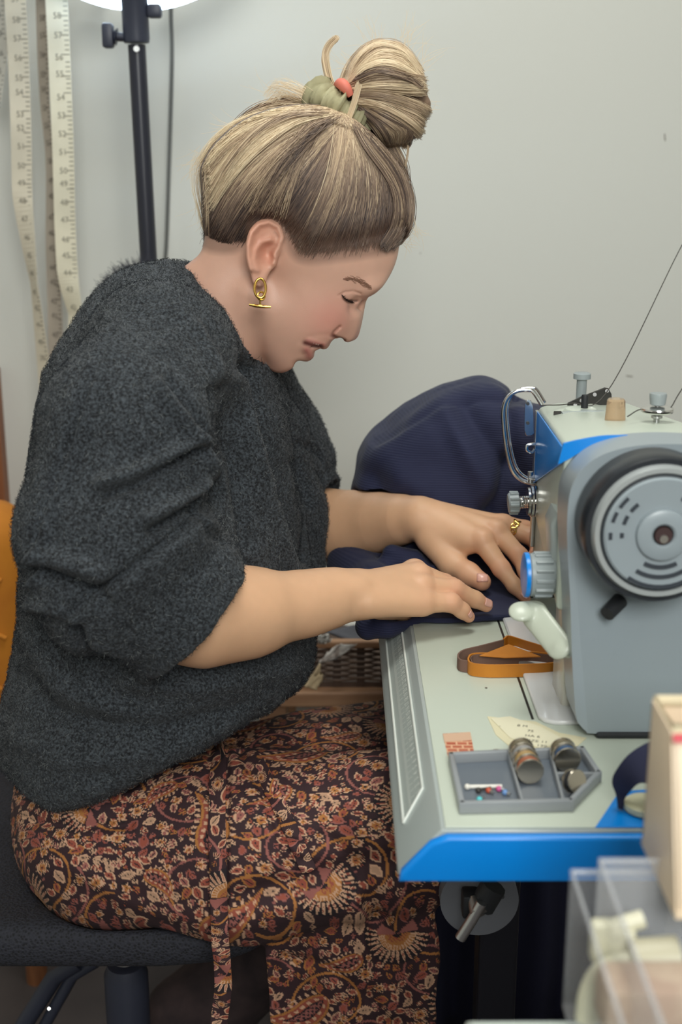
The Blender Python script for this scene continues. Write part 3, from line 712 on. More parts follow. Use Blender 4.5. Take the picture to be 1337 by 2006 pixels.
MB().tube([ri+np.array((.006*math.cos(t), .007*math.sin(t), .004*math.sin(t)+.006)) for t in np.linspace(0, 2*PI, 24, endpoint=False)], .0011, 8, True).build('metal_ring', m_brass, st, True)
MB().box(PZ(1096, 1308, Z0+.006), (.007, .006, .010), .001).build('stitched_tab', M('maroon_stitch', lin((110, 30, 32)), .7).m, st, True)
# red printed sticker
m_stk = M('sticker_red', (.5, .2, .1), .5); bt = m_stk.n('ShaderNodeTexBrick', Scale=1.0); bt.inputs['Color1'].default_value = (*lin((196, 112, 84)), 1); bt.inputs['Color2'].default_value = (*lin((176, 84, 58)), 1); bt.inputs['Mortar'].default_value = (*lin((226, 178, 142)), 1)
bt.inputs['Brick Width'].default_value = .009; bt.inputs['Row Height'].default_value = .006; bt.inputs['Mortar Size'].default_value = .0008
m_stk.l(m_stk.coord((1, 1, 1)), bt.inputs['Vector']); m_stk.l(bt.outputs['Color'], m_stk.p.inputs['Base Color'])
sk = empty('printed_sticker', PZ(900, 1460, Z0), 'rusty red printed sticker stuck on the white bed', 'sticker')
MB().prism([PZ(868, 1438, Z0), PZ(922, 1435, Z0), PZ(931, 1483, Z0), PZ(879, 1487, Z0)], (0, 0, .0005)).build('sticker_face', m_stk.m, sk)
MB().prism([PZ(868, 1438, Z0+.0006), PZ(922, 1435, Z0+.0006), PZ(925, 1450, Z0+.0006), PZ(871, 1454, Z0+.0006)], (0, 0, .0003)).build('sticker_band', M('sticker_band', lin((216, 178, 150)), .5).m, sk)
tag(MB().lathe(PZ(974, 1476, Z0), (0, 0, 1), [(.0045, 0), (.0048, .0006), (.0046, .0016), (.002, .002)], 24).build('brown_button', M('brown_plastic', lin((112, 82, 66)), .4).m, None, True), 'small flat brown button on the bed above the bobbin tray', 'button')
tag(MB().lathe(PZ(953, 1348, Z0), (0, 0, 1), [(.001, 0), (.0012, .0005), (.0006, .0008)], 12).build('seed_bead', M('speck', lin((90, 80, 70)), .5).m, None, True), 'tiny dark speck on the white bed below the strap', 'bead')
# cream slips of paper with print
m_cream = M('cream_paper', lin((224, 216, 182)), .8).m; m_ink = M('ink', lin((104, 98, 84)), .8).m
pp = empty('paper_slip', PZ(1060, 1440, Z0), 'cream slip of paper with grey print, lying beside the slide plate', 'paper')
pts = [PZ(a, b, Z0) for a, b in ((955, 1404), (1010, 1410), (1050, 1414), (1096, 1436), (1150, 1446), (1132, 1462), (1070, 1470), (1010, 1472), (972, 1440))]
MB().prism(pts, (0, 0, .0004)).build('sheet', m_cream, pp)
pts = [PZ(a, b, Z0+.0006) for a, b in ((962, 1408), (1000, 1404), (1060, 1424), (1110, 1452), (1060, 1466), (1000, 1446))]
MB().prism(pts, (0, 0, .0004)).build('upper_sheet', M('cream_paper_light', lin((230, 224, 196)), .8).m, pp)
rr = random.Random(4)
fm = MB()
for a, b, t in ((1024, 1422, '8 M'), (1040, 1432, '75'), (1044, 1442, 'HA 6'), (1052, 1452, 'SIZE 11'), (1062, 1461, '130'), (980, 1422, '-')):
    text_mesh(t, .0058, Matrix.Translation(Vector(PZ(a, b, Z0+.0012))) @ Matrix.Rotation(-.25, 4, 'Z'), m_ink, fm)
fm.build('print', m_ink, pp)
# bobbin tray, built with open compartments
m_tray = M('tray_grey', lin((148, 152, 156)), .3).m; m_trayin = M('tray_floor', lin((104, 112, 122)), .4).m
tr = empty('bobbin_tray', PZ(1020, 1540, Z0), 'grey compartment tray with sloped corner, holding bobbins and pins', 'tray')
q = [PZ(a, b, Z0) for a, b in ((884, 1496), (1000, 1490), (1140, 1484), (1172, 1532), (1118, 1588), (905, 1593))]
MB().prism(q, (0, 0, .0012)).build('tray_floor', m_trayin, tr)
H = .0095
def wallseg(a, b, hh=H, wd=.0042, m=m_tray, name='tray_wall'):
    a = np.array(a); b = np.array(b); d = (b-a)/np.linalg.norm(b-a); sd = np.cross((0, 0, 1), d)*wd/2
    MB().prism([a-sd-d*wd*.45, a+sd-d*wd*.45, b+sd+d*wd*.45, b-sd+d*wd*.45], (0, 0, hh), .0008, 2).build(name, m, tr, True)
for i in range(6): wallseg(q[i], q[(i+1) % 6])
wallseg(PZ(996, 1490, Z0), PZ(1024, 1590, Z0), .0085, .002, name='tray_divider'); wallseg(PZ(1078, 1488, Z0), PZ(1104, 1588, Z0), .0085, .002, name='tray_divider')
wallseg(PZ(1088, 1530, Z0), PZ(1168, 1530, Z0), .0075, .002, name='tray_divider')
m_bob = M('bobbin_steel', (.62, .56, .46), .22, 1.0).m
thr_c = {'copper': lin((168, 96, 66)), 'olive': lin((112, 104, 82)), 'blue': lin((52, 84, 122)), 'grey': lin((150, 150, 150)), 'black': lin((32, 34, 40)), 'gold': lin((176, 146, 96))}
mt = {k: M('thread_'+k, v, .6).m for k, v in thr_c.items()}
def bobbin(c, axis, col, label, r=.0103, wd=.0092):
    axis = Vector(axis).normalized(); c = Vector(c)
    o = empty('bobbin', c, label, 'bobbin', 'bobbins in the tray')
    a = c-axis*wd/2
    MB().lathe(a, axis, [(r*.96, 0), (r, .0004), (r, .001), (r*.95, .0012)], 28).build('flange', m_bob, o, True, 40)
    MB().lathe(a+axis*(wd-.0012), axis, [(r*.95, 0), (r, .0002), (r, .0008), (r*.96, .0012)], 28).build('flange', m_bob, o, True, 40)
    MB().lathe(a+axis*.0012, axis, [(r*.86, 0), (r*.9, wd*.2), (r*.9, wd*.6), (r*.86, wd-.0024)], 24).build('wound_thread', mt[col], o, True, 40)
    MB().cyl(a-axis*.0002, a+axis*.0002, r*.32, n=14).build('hub', mt['black'], o)
A = np.array(PZ(1030, 1520, Z0)); A[2] = Z0+.0125; axb = np.array(PZ(1052, 1572, Z0))-np.array(PZ(1030, 1520, Z0)); axb /= np.linalg.norm(axb)
for k, (cn, lb) in enumerate((('olive', 'steel bobbin of olive thread, furthest back in the middle row of the tray'), ('grey', 'steel bobbin of grey thread, second from the back in the middle row'), ('gold', 'steel bobbin of gold thread, third from the back in the middle row'), ('copper', 'steel bobbin of copper thread at the front of the middle row'))):
    bobbin(A-axb*.016+axb*(.0096*k), axb, cn, lb)
B_ = np.array(PZ(1106, 1506, Z0)); B_[2] = Z0+.0125
bobbin(B_-axb*.004, axb, 'olive', 'steel bobbin standing back right in the tray, olive thread'); bobbin(B_+axb*.0056, axb, 'blue', 'steel bobbin back right in the tray, blue thread facing the front')
C_ = np.array(PZ(1124, 1556, Z0)); C_[2] = Z0+.011
bobbin(C_, (.5, -.8, .35), 'black', 'dark tilted bobbin in the front right corner compartment', .0088, .008)
# pins and needles in the left compartment
for k, (a, b, c_, d_, col, lb) in enumerate(((916, 1541, 984, 1540, (236, 232, 222), 'white needle lying across the left tray compartment'), (938, 1548, 962, 1543, (56, 52, 50), 'short black pin in the left tray compartment'), (958, 1548, 968, 1554, (196, 86, 60), 'red headed pin in the left tray compartment'), (940, 1566, 950, 1562, (92, 208, 214), 'turquoise headed pin in the left tray compartment'), (978, 1545, 988, 1547, (212, 92, 150), 'pink headed pin in the left tray compartment'), (990, 1552, 1000, 1556, (112, 150, 204), 'blue headed pin beside the tray divider'))):
    p0, p1 = PZ(a, b, Z0+.0035), PZ(c_, d_, Z0+.0035); mm = M('pin_paint', lin(col), .35).m
    o = empty('pin', p0, lb, 'pin', 'pins in the tray')
    MB().tube([p0, p1], .0011 if k != 0 else .0014, 8).build('shaft', m_steel if k > 1 else mm, o, True)
    MB().lathe(p0-np.array((0, 0, .0022)), (0, 0, 1), [(.0008, 0), (.0021, .001), (.0024, .0022), (.0018, .0036), (.0006, .0044)], 12).build('head', mm, o, True)
# dark scrap of ribbon and a cream disc at the right front of the bed
m_nav = M('navy_cloth', lin((35, 38, 66)), .85).bump(500, .25, .0006).m
rb = spline([PZ(1290, 1450, Z0+.050), PZ(1262, 1460, Z0+.048), PZ(1228, 1484, Z0+.040), PZ(1201, 1522, Z0+.026), PZ(1207, 1552, Z0+.012), PZ(1213, 1582, Z0+.0015)], 30)
rb2 = spline([PZ(1290, 1545, Z0+.030), PZ(1275, 1538, Z0+.030), PZ(1256, 1534, Z0+.028), PZ(1238, 1546, Z0+.018), PZ(1226, 1562, Z0+.009), PZ(1222, 1586, Z0+.0015)], 30)
tag(MB().strip(rb, rb2, .0015).build('navy_ribbon', m_nav, None, True, 60), 'navy cloth ribbon curling down beside the cream bin', 'ribbon')
tag(MB().lathe(PZ(1262, 1585, Z0+.001), (0, 0, 1), [(.0135, 0), (.0145, .001), (.0145, .005), (.012, .007), (.004, .0075)], 32).build('cream_disc', M('cream_plastic', lin((216, 212, 178)), .4).m, None, True), 'cream round chalk disc on the blue corner of the bed', 'chalk')

# ------------------------------------------------------------------ near white table with clear boxes and a cream bin
NT = .752
m_ntab = M('near_table_white', lin((196, 204, 196)), .35).m
nt = empty('near_table', (.3, .4, 0), 'pale white table top at the bottom right corner, nearest the camera', 'table')
MB().prism([PZ(912, 1992, NT)*np.array((1, 1, 1)), (.52, PZ(1337, 1986, NT)[1], NT), (.52, .15, NT), (PZ(905, 2000, NT)[0], .15, NT)], (0, 0, -.03), .006, 3).build('table_top', m_ntab, nt, True)
for x in (.13, .48):
    for y in (.2, .55): MB().cyl((x, y, 0), (x, y, NT-.03), .018, n=14).build('leg', m_iron, nt, True)
m_clear = M('clear_acrylic', (.66, .67, .70), .12).m
pb = m_clear.node_tree.nodes['Principled BSDF']; pb.inputs['Transmission Weight'].default_value = .0; pb.inputs['Alpha'].default_value = .12; pb.inputs['Roughness'].default_value = .15
m_clear2 = m_clear.copy(); m_clear2.node_tree.nodes['Principled BSDF'].inputs['Alpha'].default_value = .25
def clearbox(pxl, pyt, Y, x1, y0, zb, m, label):
    a = P(pxl, pyt, Y); x0, zt = a[0], a[2]; o = empty('clear_box', (x0, Y, zb), label, 'box', 'clear boxes on the near table'); t = .0022
    MB().box(((x0+x1)/2, Y-t/2, (zb+zt)/2), (x1-x0, t, zt-zb), .0006).build('side_panel', m, o)
    MB().box((x0+t/2, (Y+y0)/2, (zb+zt)/2), (t, Y-y0, zt-zb), .0006).build('side_panel', m, o)
    MB().box((x1-t/2, (Y+y0)/2, (zb+zt)/2), (t, Y-y0, zt-zb), .0006).build('side_panel', m, o)
    MB().box(((x0+x1)/2, (Y+y0)/2, zb+t/2), (x1-x0, Y-y0, t), .0006).build('base_panel', m, o)
    rim = MB().tube([(x0+t/2, y0, zt), (x0+t/2, Y-t/2, zt), (x1, Y-t/2, zt)], .0018, 8); rim.build('rim', m_clear2, o, True)
    return x0, zt
clearbox(1117, 1706, .612, .36, .45, NT+.0005, m_clear, 'large clear plastic box on the near table, left one')
clearbox(1172, 1684, .600, .35, .46, NT+.0035, m_clear2, 'inner clear plastic box nested to the right, holding the cream pipe')
m_pipe = M('cream_pipe', lin((216, 212, 188)), .4).m
pi_ = empty('pipe_fitting', P(1190, 1950, .56), 'cream curved plastic pipe fitting inside the clear box', 'pipe')
MB().tube(spline([P(1150, 1996, .562), P(1156, 1950, .562), P(1176, 1910, .562), P(1210, 1890, .562), P(1260, 1886, .562)], 30), .0062, 14).build('bend', m_pipe, pi_, True)
MB().cyl(P(1236, 1888, .562), P(1330, 1880, .562), .0125, n=24).build('socket', M('clear_socket', lin((190, 184, 160)), .4).m, pi_, True)
MB().box(P(1216, 1848, .575), (.016, .012, .022), .004).box(P(1178, 1842, .575), (.012, .01, .024), .003).cyl(P(1170, 1826, .575), P(1260, 1800, .578), .005, n=14).build('clip', m_pipe, pi_, True)
m_tan = M('tan_paper', lin((186, 166, 148)), .8).mottle(lin((196, 178, 158)), lin((170, 146, 130)), 30).m
tag(MB().box(P(1290, 1960, .53), (.06, .03, .03), .006).build('folded_cloth', m_tan, None, True), 'tan folded cloth inside the clear box under the pipe', 'cloth')
m_bin = M('cream_bin_plastic', lin((234, 212, 184)), .45).m
bn = empty('cream_bin', P(1300, 1650, .62), 'cream open topped storage bin at the right edge, standing on the clear boxes', 'bin')
xl = P(1268, 1500, .637)[0]; zt = P(1265, 1370, .637)[2]; zb = P(1270, 1652, .637)[2]; t = .004; x2 = xl+.16
yt0 = PZ(1302, 1432, zt)[1]; yb0 = yt0-.035
MB().prism([(xl, .637, zb), (xl, .637, zt), (xl, yt0, zt), (xl, yb0, zb)], (t, 0, 0), .0012, 2).build('side_wall', m_bin, bn, True)
MB().prism([(x2, .637, zb), (x2, .637, zt), (x2, yt0, zt), (x2, yb0, zb)], (-t, 0, 0), .0012, 2).build('side_wall', m_bin, bn, True)
MB().prism([(xl, .637, zb), (x2, .637, zb), (x2, .637, zt), (xl, .637, zt)], (0, -t, 0), .0012, 2).build('back_wall', m_bin, bn, True)
MB().prism([(xl, yt0, zt), (x2, yt0, zt), (x2, yb0, zb), (xl, yb0, zb)], (0, t, 0), .0012, 2).build('front_wall', m_bin, bn, True)
MB().box(((xl+x2)/2, (.637+yb0)/2, zb+t/2), (x2-xl, .637-yb0, t)).build('base', m_bin, bn)
rimb = MB().tube([(xl+.002, yt0+.002, zt), (xl+.002, .635, zt), (x2, .635, zt), (x2, yt0+.002, zt)], .0035, 8, True).build('rim', M('cream_bin_rim', lin((222, 206, 172)), .4).m, bn, True)
MB().prism([P(1318, 1438, yt0-.004), P(1400, 1434, yt0-.004), P(1400, 1450, yt0-.006), P(1320, 1453, yt0-.006)], (0, -.0012, 0)).build('red_label', M('label_red', lin((206, 56, 72)), .5).m, bn)
# ------------------------------------------------------------------ the person: body
YS = 1.27                       # her mid-plane
def S(px, py): return P(px, py, YS)
def H(px, py, v):               # point seen at (px, py) lying v metres to her right of the mid-plane -> mirrored coordinates
    q = P(px, py, YS-v); return np.array((q[0], v, q[2]))
def xz(lst): return [(q[0], q[2]) for q in (S(a, b) for a, b in lst)]
PROF = [(781, 482), (779, 495), (773, 516), (763, 537), (751, 554), (742, 563), (734, 570), (724, 578), (718, 587), (715, 600), (712, 618), (708, 638), (704, 653), (699, 662),
        (691, 667), (683, 667), (675, 663), (668, 658), (661, 656), (655, 657), (650, 662), (646, 670), (642, 675), (636, 676.5), (630, 675), (625, 676), (619, 678), (616.5, 683), (616, 689), (612, 695), (605, 699.5), (597, 699), (590, 697.5), (584, 699), (580, 704),
        (577, 711), (571, 717), (560, 723.5), (548, 726.5), (535, 725), (522, 720), (510, 713), (498, 704), (488, 697), (478, 705), (468, 722), (458, 750), (445, 800), (430, 860), (250, 880), (215, 780), (235, 660), (285, 585),
        (320, 552), (355, 527), (382, 507), (396, 494), (402, 478), (404, 445), (406, 405), (414, 360), (434, 310), (470, 270), (520, 242), (580, 230), (640, 234), (690, 252), (735, 286), (770, 332), (790, 382), (794, 430), (787, 465)]
prof = Poly2(spline(xz(PROF), 420, True), .0008)
def mir(p): q = p.copy(); q[:, 1] = np.abs(p[:, 1]-YS); return q
def h0(px, py): q = S(px, py); return np.array((q[0], 0, q[2]))
def core_f(q):
    d = ell(q, h0(598, 392), (.107, .0745, .100))
    d = smin(d, ell(q, h0(640, 505), (.073, .0635, .062)), .03)
    d = smin(d, ell(q, h0(584, 622), (.046, .0515, .060)), .028)
    return d
def face_f(q):
    d = core_f(q)
    d = smin(d, rc(q, H(520, 600, .040), H(566, 697, .013), .020, .0165), .02)
    d = smin(d, ell(q, H(622, 612, .040), (.027, .016, .026)), .028)
    d = smin(d, ell(q, h0(618, 672), (.030, .0245, .024)), .022)
    d = smin(d, ell(q, h0(556, 702), (.022, .020, .018)), .012)
    d = smin(d, ell(q, H(722, 556, .024), (.016, .026, .010)), .012)
    d = smin(d, ell(q, H(664, 622, .020), (.022, .0165, .028)), .016)
    # eye socket, ball under the lids
    d = -smin(-d, rc(q, H(706, 588, .022), H(690, 592, .038), .0078, .0078), .012)
    d = smin(d, ell(q, H(682, 582, .0315), (.0122, .0122, .0118)), .009)
    # nose
    n = chain(q, [h0(728, 566), h0(709, 592), h0(700, 622), h0(690, 650)], [.0120, .0120, .0120, .0132], .006)
    n = smin(n, rc(q, H(672, 650, .0085), H(662, 646, .0105), .0075, .0062), .007)
    d = smin(d, n, .010)
    d = smax(d, -ell(q, H(672, 661, .0065), (.0045, .0036, .0028)), .002)
    # lips
    d = smin(d, rc(q, h0(637, 669), H(606, 664, .020), .0052, .0022), .004)
    d = smin(d, rc(q, h0(610, 691), H(602, 672, .019), .0062, .0022), .005)
    return d
EARO = Poly2(spline([(q[0], q[2]) for q in (P(a, b, YS-.078) for a, b in [(540, 522), (545, 505), (555, 488), (559, 465), (552, 443), (538, 432), (522, 429), (504, 434), (490, 450), (483, 472), (482, 496), (485, 518), (491, 536), (495, 552), (501, 560), (511, 562), (520, 556), (524, 543), (530, 532)])], 120, True), .0006, .03)
def epl(l): return [(q[0], q[2]) for q in (P(a, b, YS-.078) for a, b in l)]
HELIX = epl([(536, 498), (545, 486), (553, 466), (546, 445), (528, 435), (508, 440), (494, 456), (488, 480), (488, 505), (493, 526)])
ANTI = epl([(505, 528), (500, 508), (503, 490), (514, 476), (530, 470)])
TRAG = epl([(536, 516), (539, 506)]); ec = epl([(522, 500)])[0]; es2 = epl([(531, 484)])[0]
def ear_f(q):
    x, v, z = q[:, 0], q[:, 1], q[:, 2]; x0 = P(552, 480, YS-.078)[0]
    bk = np.clip(x0-x, 0, .06)
    out = .0705+bk*.42+.0052*np.exp(-(polydist(x, z, HELIX)/.0032)**2)+.0032*np.exp(-(polydist(x, z, ANTI)/.0030)**2)+.0045*np.exp(-(polydist(x, z, TRAG)/.0032)**2)
    out = out-.0125*np.exp(-(((x-ec[0])/.0065)**2+((z-ec[1])/.0085)**2))-.0028*np.exp(-(((x-es2[0])/.008)**2+((z-es2[1])/.004)**2))
    inn = .058+bk*.30
    d = smax(np.maximum(v-out, inn-v)*.8, EARO(x, z), .004)
    return d
def xzv(lst, v): return [(q[0], q[2]) for q in (P(a, b, YS-v) for a, b in lst)]
ALAR = xzv([(666, 632), (656, 641), (651, 650), (656, 655)], .015); MOUTH = xzv([(599, 666.5), (605, 668.5), (612, 671), (620, 674), (627, 676)], .034)
NOSTR = xzv([(655, 649), (661, 653.5), (668, 657.5), (675, 661)], .011)
LIPU = xzv([(605, 661), (618, 665), (634, 671)], .026); LIPL = xzv([(603, 679), (607, 686), (607, 692)], .024)
SMILE = xzv([(648, 650), (622, 650), (602, 655), (590, 664)], .03); LIDC = [(q[0], q[2]) for q in (P(a, b, YS-.034) for a, b in ((664, 574), (676, 568), (692, 567), (706, 572)))]
LASH = [(q[0], q[2]) for q in (P(a, b, YS-.036) for a, b in ((669, 576), (675, 583), (685, 588.5), (699, 589)))]
def head_f(p):
    q = mir(p); d = face_f(q)
    d = smin(d, chain(q, [h0(500, 500), h0(440, 585), h0(385, 690), h0(330, 790)], [.054, .053, .060, .075], .02), .014)
    # sternomastoid
    d = smin(d, rc(q, H(492, 575, .052), H(442, 720, .020), .008, .008), .02)
    d = smax(d, prof(q[:, 0], q[:, 2]), .006)
    x, z = q[:, 0], q[:, 2]; near = np.clip(1-np.abs(d)/.01, 0, 1)
    d = d+near*(.0022*np.exp(-(polydist(x, z, ALAR)/.0016)**2)+.0040*np.exp(-(polydist(x, z, MOUTH)/.0024)**2)*(q[:, 1] < .05)+.0016*np.exp(-(polydist(x, z, NOSTR)/.0014)**2)-.0012*np.exp(-(polydist(x, z, LIPU)/.0030)**2)-.0024*np.exp(-(polydist(x, z, LIPL)/.0042)**2)
                +.0004*np.exp(-(polydist(x, z, SMILE)/.003)**2)+.0010*np.exp(-(polydist(x, z, LIDC)/.0012)**2)*(q[:, 1] > .015)+.0014*np.exp(-(polydist(x, z, LASH)/.0014)**2)*(q[:, 1] > .018))
    return smin(d, ear_f(q), .004)
def hand(p, wrist, mcps, fing, thumb, palm):
    W, wr = wrist; d = None
    for m, r in mcps:
        e = rc(p, W, m, wr, r); d = e if d is None else smin(d, e, .010)
    for a, b, r1, r2 in palm: d = smin(d, rc(p, a, b, r1, r2), .012)
    for pts, rs in fing: d = smin(d, chain(p, pts, rs, .0045), .0042)
    d = smin(d, chain(p, thumb[0], thumb[1], .006), .007)
    return d
# right (near) hand: palm down on the cloth, little finger towards the camera
rW = P(704, 1163, 1.15)
RM = [P(812, 1122, 1.205), P(821, 1130, 1.19), P(827, 1151, 1.172), P(826, 1180, 1.155)]
RF = [([RM[0], P(872, 1142, 1.222), P(905, 1163, 1.234), P(922, 1177, 1.24)], [.0125, .0092, .008, .0065]),
      ([RM[1], P(884, 1149, 1.203), P(920, 1170, 1.213), P(942, 1183, 1.218)], [.0125, .0094, .0082, .0066]),
      ([RM[2], P(891, 1153, 1.184), P(931, 1174, 1.192), P(953, 1186, 1.196)], [.0120, .0094, .0083, .0070]),
      ([RM[3], P(884, 1180, 1.163), P(906, 1196, 1.168), P(919, 1208, 1.171)], [.0115, .0094, .0078, .0062])]
# left (far) hand: thumb towards the camera
lW = P(824, 1014, 1.335)
LM = [P(945, 1060, 1.292), P(973, 1042, 1.306), P(987, 1031, 1.322), P(985, 1026, 1.342)]
LF = [([LM[0], P(983, 1114, 1.272), P(1009, 1148, 1.256), P(1030, 1173, 1.247)], [.0120, .0096, .0080, .0056]),
      ([LM[1], P(1018, 1089, 1.286), P(1030, 1120, 1.272), P(1033, 1142, 1.264)], [.0120, .0096, .0080, .0060]),
      ([LM[2], P(1042, 1052, 1.312), P(1055, 1068, 1.302), P(1048, 1084, 1.292)], [.0115, .0094, .0080, .0064]),
      ([LM[3], P(1030, 1034, 1.345), P(1046, 1043, 1.345), P(1056, 1058, 1.340)], [.0105, .0080, .0070, .0056])]
LT = ([P(846, 1058, 1.318), P(884, 1103, 1.296), P(918, 1124, 1.278), P(945, 1140, 1.264)], [.0165, .0132, .0122, .0098])
RT = ([P(745, 1185, 1.175), P(790, 1192, 1.205), P(836, 1194, 1.222), P(866, 1196, 1.23)], [.0150, .0120, .0105, .0085])
REL = P(285, 1180, 1.06); LEL = P(575, 1035, 1.455)
def arms_f(p):
    d1 = chain(p, [P(300, 1196, 1.056), P(400, 1204, 1.07), P(490, 1199, 1.092), P(600, 1182, 1.123), P(660, 1168, 1.14), rW], [.042, .0435, .0375, .0270, .0218, .0192], .025)
    e = hand(p, (rW, .0192), list(zip(RM, (.0125, .0125, .012, .0115))), RF, RT, [(P(720, 1180, 1.135), RM[3], .0150, .0115), (P(725, 1175, 1.165), P(790, 1165, 1.20), .016, .013)])
    d1 = smin(d1, e, .008)
    # ulna head, tendons, knuckles
    d1 = smin(d1, ell(p, P(688, 1150, 1.132), (.012, .007, .006)), .012)
    for m, r in zip(RM[:3], (.0105, .0105, .0100)): d1 = smin(d1, ell(p, m+np.array((0, -.002, .0045)), (r, r, r*.9)), .006)
    d2 = chain(p, [LEL, P(640, 1029, 1.432), P(700, 1029, 1.408), P(750, 1022, 1.378), P(790, 1017, 1.352), lW], [.044, .0405, .0370, .0300, .0235, .0195], .02)
    e = hand(p, (lW, .0185), list(zip(LM, (.0120, .0120, .0115, .0105))), LF, LT, [(lW, LT[0][1], .0170, .0125), (P(846, 1040, 1.325), P(915, 1062, 1.30), .0165, .013)])
    d2 = smin(d2, e, .008)
    for m in LM[:3]: d2 = smin(d2, ell(p, m+np.array((0, -.001, .005)), (.0095, .0095, .0085)), .006)
    for m in LM[:3]: d2 = smin(d2, rc(p, lW+np.array((.012, 0, .014)), m+np.array((-.006, 0, .0085)), .0028, .0030), .007)
    return np.minimum(d1, d2)
def torso_f(p):
    q = p.copy(); q[:, 1] = (p[:, 1]-YS)/1.35
    def t(px, py): a = S(px, py); return np.array((a[0], 0, a[2]))
    d = chain(q, [t(385, 690), t(340, 780), t(310, 950), t(290, 1150), t(260, 1400), t(240, 1560)], [.055, .085, .10, .09, .095, .10], .04)
    for s, el, Y in ((-1, REL, 1.10), (1, LEL, 1.43)):
        sh = P(310 if s < 0 else 420, 740, Y+(.03 if s < 0 else 0)); d = smin(d, chain(p, [sh, el], [.046, .040], .02), .03)
    for Y, Z_, hip, kn, an, ft in ((1.15, 1.25, (250, 1650), (760, 1630), (735, 2120), (770, 2250)), (1.36, 1.36, (270, 1590), (860, 1545), (420, 1960), (365, 2015))):
        d = smin(d, chain(p, [P(*hip, Y), P(*kn, (Y+Z_)/2), P(*an, Z_), P(*ft, Z_)], [.080, .055, .038, .03], .03), .03)
    return d
parts = []
va, fa_ = nets(head_f, (S(200, 0)[0], YS-.115, S(0, 850)[2]), (S(800, 0)[0]+.012, YS+.115, S(0, 215)[2]), .00115)
vb, fb_ = nets(arms_f, (REL[0]-.06, .98, .735), (P(1075, 1050, 1.3)[0]+.01, 1.53, .905), .0013)
vc, fc_ = nets(torso_f, (-.42, .95, .10), (.30, 1.60, S(0, 760)[2]), .0065)
def skincol(v, kind):
    n = len(v); c = np.tile(np.array(lin((216, 170, 148)) if kind == 'head' else SKIN), (n, 1)); p = v
    nz = vnoise(p, .012, 3)*.5+vnoise(p, .005, 9)*.3
    c *= (1+.05*nz)[:, None]
    def spot(ctr, r, col, a):
        w_ = np.exp(-(((p-np.asarray(ctr))/r)**2).sum(1))*a
        c[:] = c*(1-w_[:, None])+np.array(col)*w_[:, None]
    red = lin((206, 128, 116)); lip = lin((178, 104, 98)); dk = lin((58, 42, 38))
    if kind == 'head':
        for s in (-1, 1):
            spot((*H(650, 622, 0)[[0]], YS+s*.056, H(650, 622, .05)[2]), (.028, .02, .024), red, .55)
            e = P(515, 480, YS-.085); spot((e[0], YS+s*.085, e[2]), (.020, .02, .03), lin((216, 138, 110)), .6)
        t = S(690, 652); spot(t, (.016, .02, .016), red, .6)
        t = S(556, 710); spot(t, (.022, .03, .016), red, .35)
        t = S(330, 560); spot(t, (.03, .05, .03), lin((232, 140, 110)), .5)
        x, z = p[:, 0], p[:, 2]; vv = np.abs(p[:, 1]-YS)
        up_ = np.exp(-(polydist(x, z, LIPU)/.0030)**2)*.75
        lo_ = np.exp(-(polydist(x, z, LIPL)/.0044)**2)*.8
        gap = np.exp(-(polydist(x, z, MOUTH)/.0026)**2)*.9
        al = np.exp(-(polydist(x, z, ALAR)/.0015)**2)*.5+np.exp(-(polydist(x, z, NOSTR)/.0013)**2)*.6  # nostril shadow and alar crease darkening painted into the skin colour
        ls = np.exp(-(polydist(x, z, LASH)/.0011)**2)*(vv > .018)*(vv < .05)*.75
        no = np.exp(-(polydist(x, z, [(q[0], q[2]) for q in (H(674, 661, .007), H(669, 659, .007))])/.0013)**2)*.7
        for w_, col in ((up_, lip), (lo_, lip), (gap, lin((92, 40, 40))), (al, lin((140, 74, 64))), (ls, dk), (no, lin((80, 40, 36)))):
            c[:] = c*(1-w_[:, None])+np.array(col)*w_[:, None]
        # short hair growing out of the scalp shows darker below the hairline
        hl = HAIRP(x, z); w_ = np.clip(1-hl/.007, 0, 1)*.55*(vv < .074)
        c[:] = c*(1-w_[:, None])+np.array(lin((112, 86, 74)))*w_[:, None]
    if kind == 'arms':
        for m in RM+LM+[f[0][1] for f in RF+LF]+[f[0][3] for f in RF+LF]+[LT[0][3], LT[0][2]]: spot(m, .011, lin((222, 142, 120)), .55)
    return c
SKIN = lin((216, 170, 134))
HAIRO = [(782, 480), (760, 484), (735, 488), (705, 492), (672, 496), (640, 499), (614, 501), (596, 499), (584, 492), (576, 480), (570, 466), (560, 452), (548, 440), (530, 431), (510, 433), (494, 444), (484, 462), (474, 478), (455, 484), (434, 484), (414, 480), (404, 470), (402, 445), (401, 410), (402, 370), (400, 330), (420, 292), (456, 256), (500, 229), (550, 213), (600, 207), (640, 212), (690, 232), (735, 268), (768, 305), (795, 345), (809, 390), (813, 430), (806, 462), (794, 478)]
HAIRP = Poly2(spline(xz(HAIRO), 240, True), .0008)
m_skin = M('skin', SKIN, .48).attr()
m_skin.set('Subsurface Weight', .12).set('Subsurface Radius', (1, .35, .2)).set('Subsurface Scale', .006); m_skin.bump(900, .12, .0006, 2)
V = np.concatenate([va, vb, vc]); Fq = np.concatenate([fa_, fb_+len(va), fc_+len(va)+len(vb)])
person = mesh_obj('person', V, Fq, m_skin.m, None, True, np.concatenate([skincol(va, 'head'), skincol(vb, 'arms'), np.tile(np.array(SKIN), (len(vc), 1))]))
tag(person, 'woman with a blonde topknot, charcoal sweater and paisley skirt, bent over her sewing', 'person')
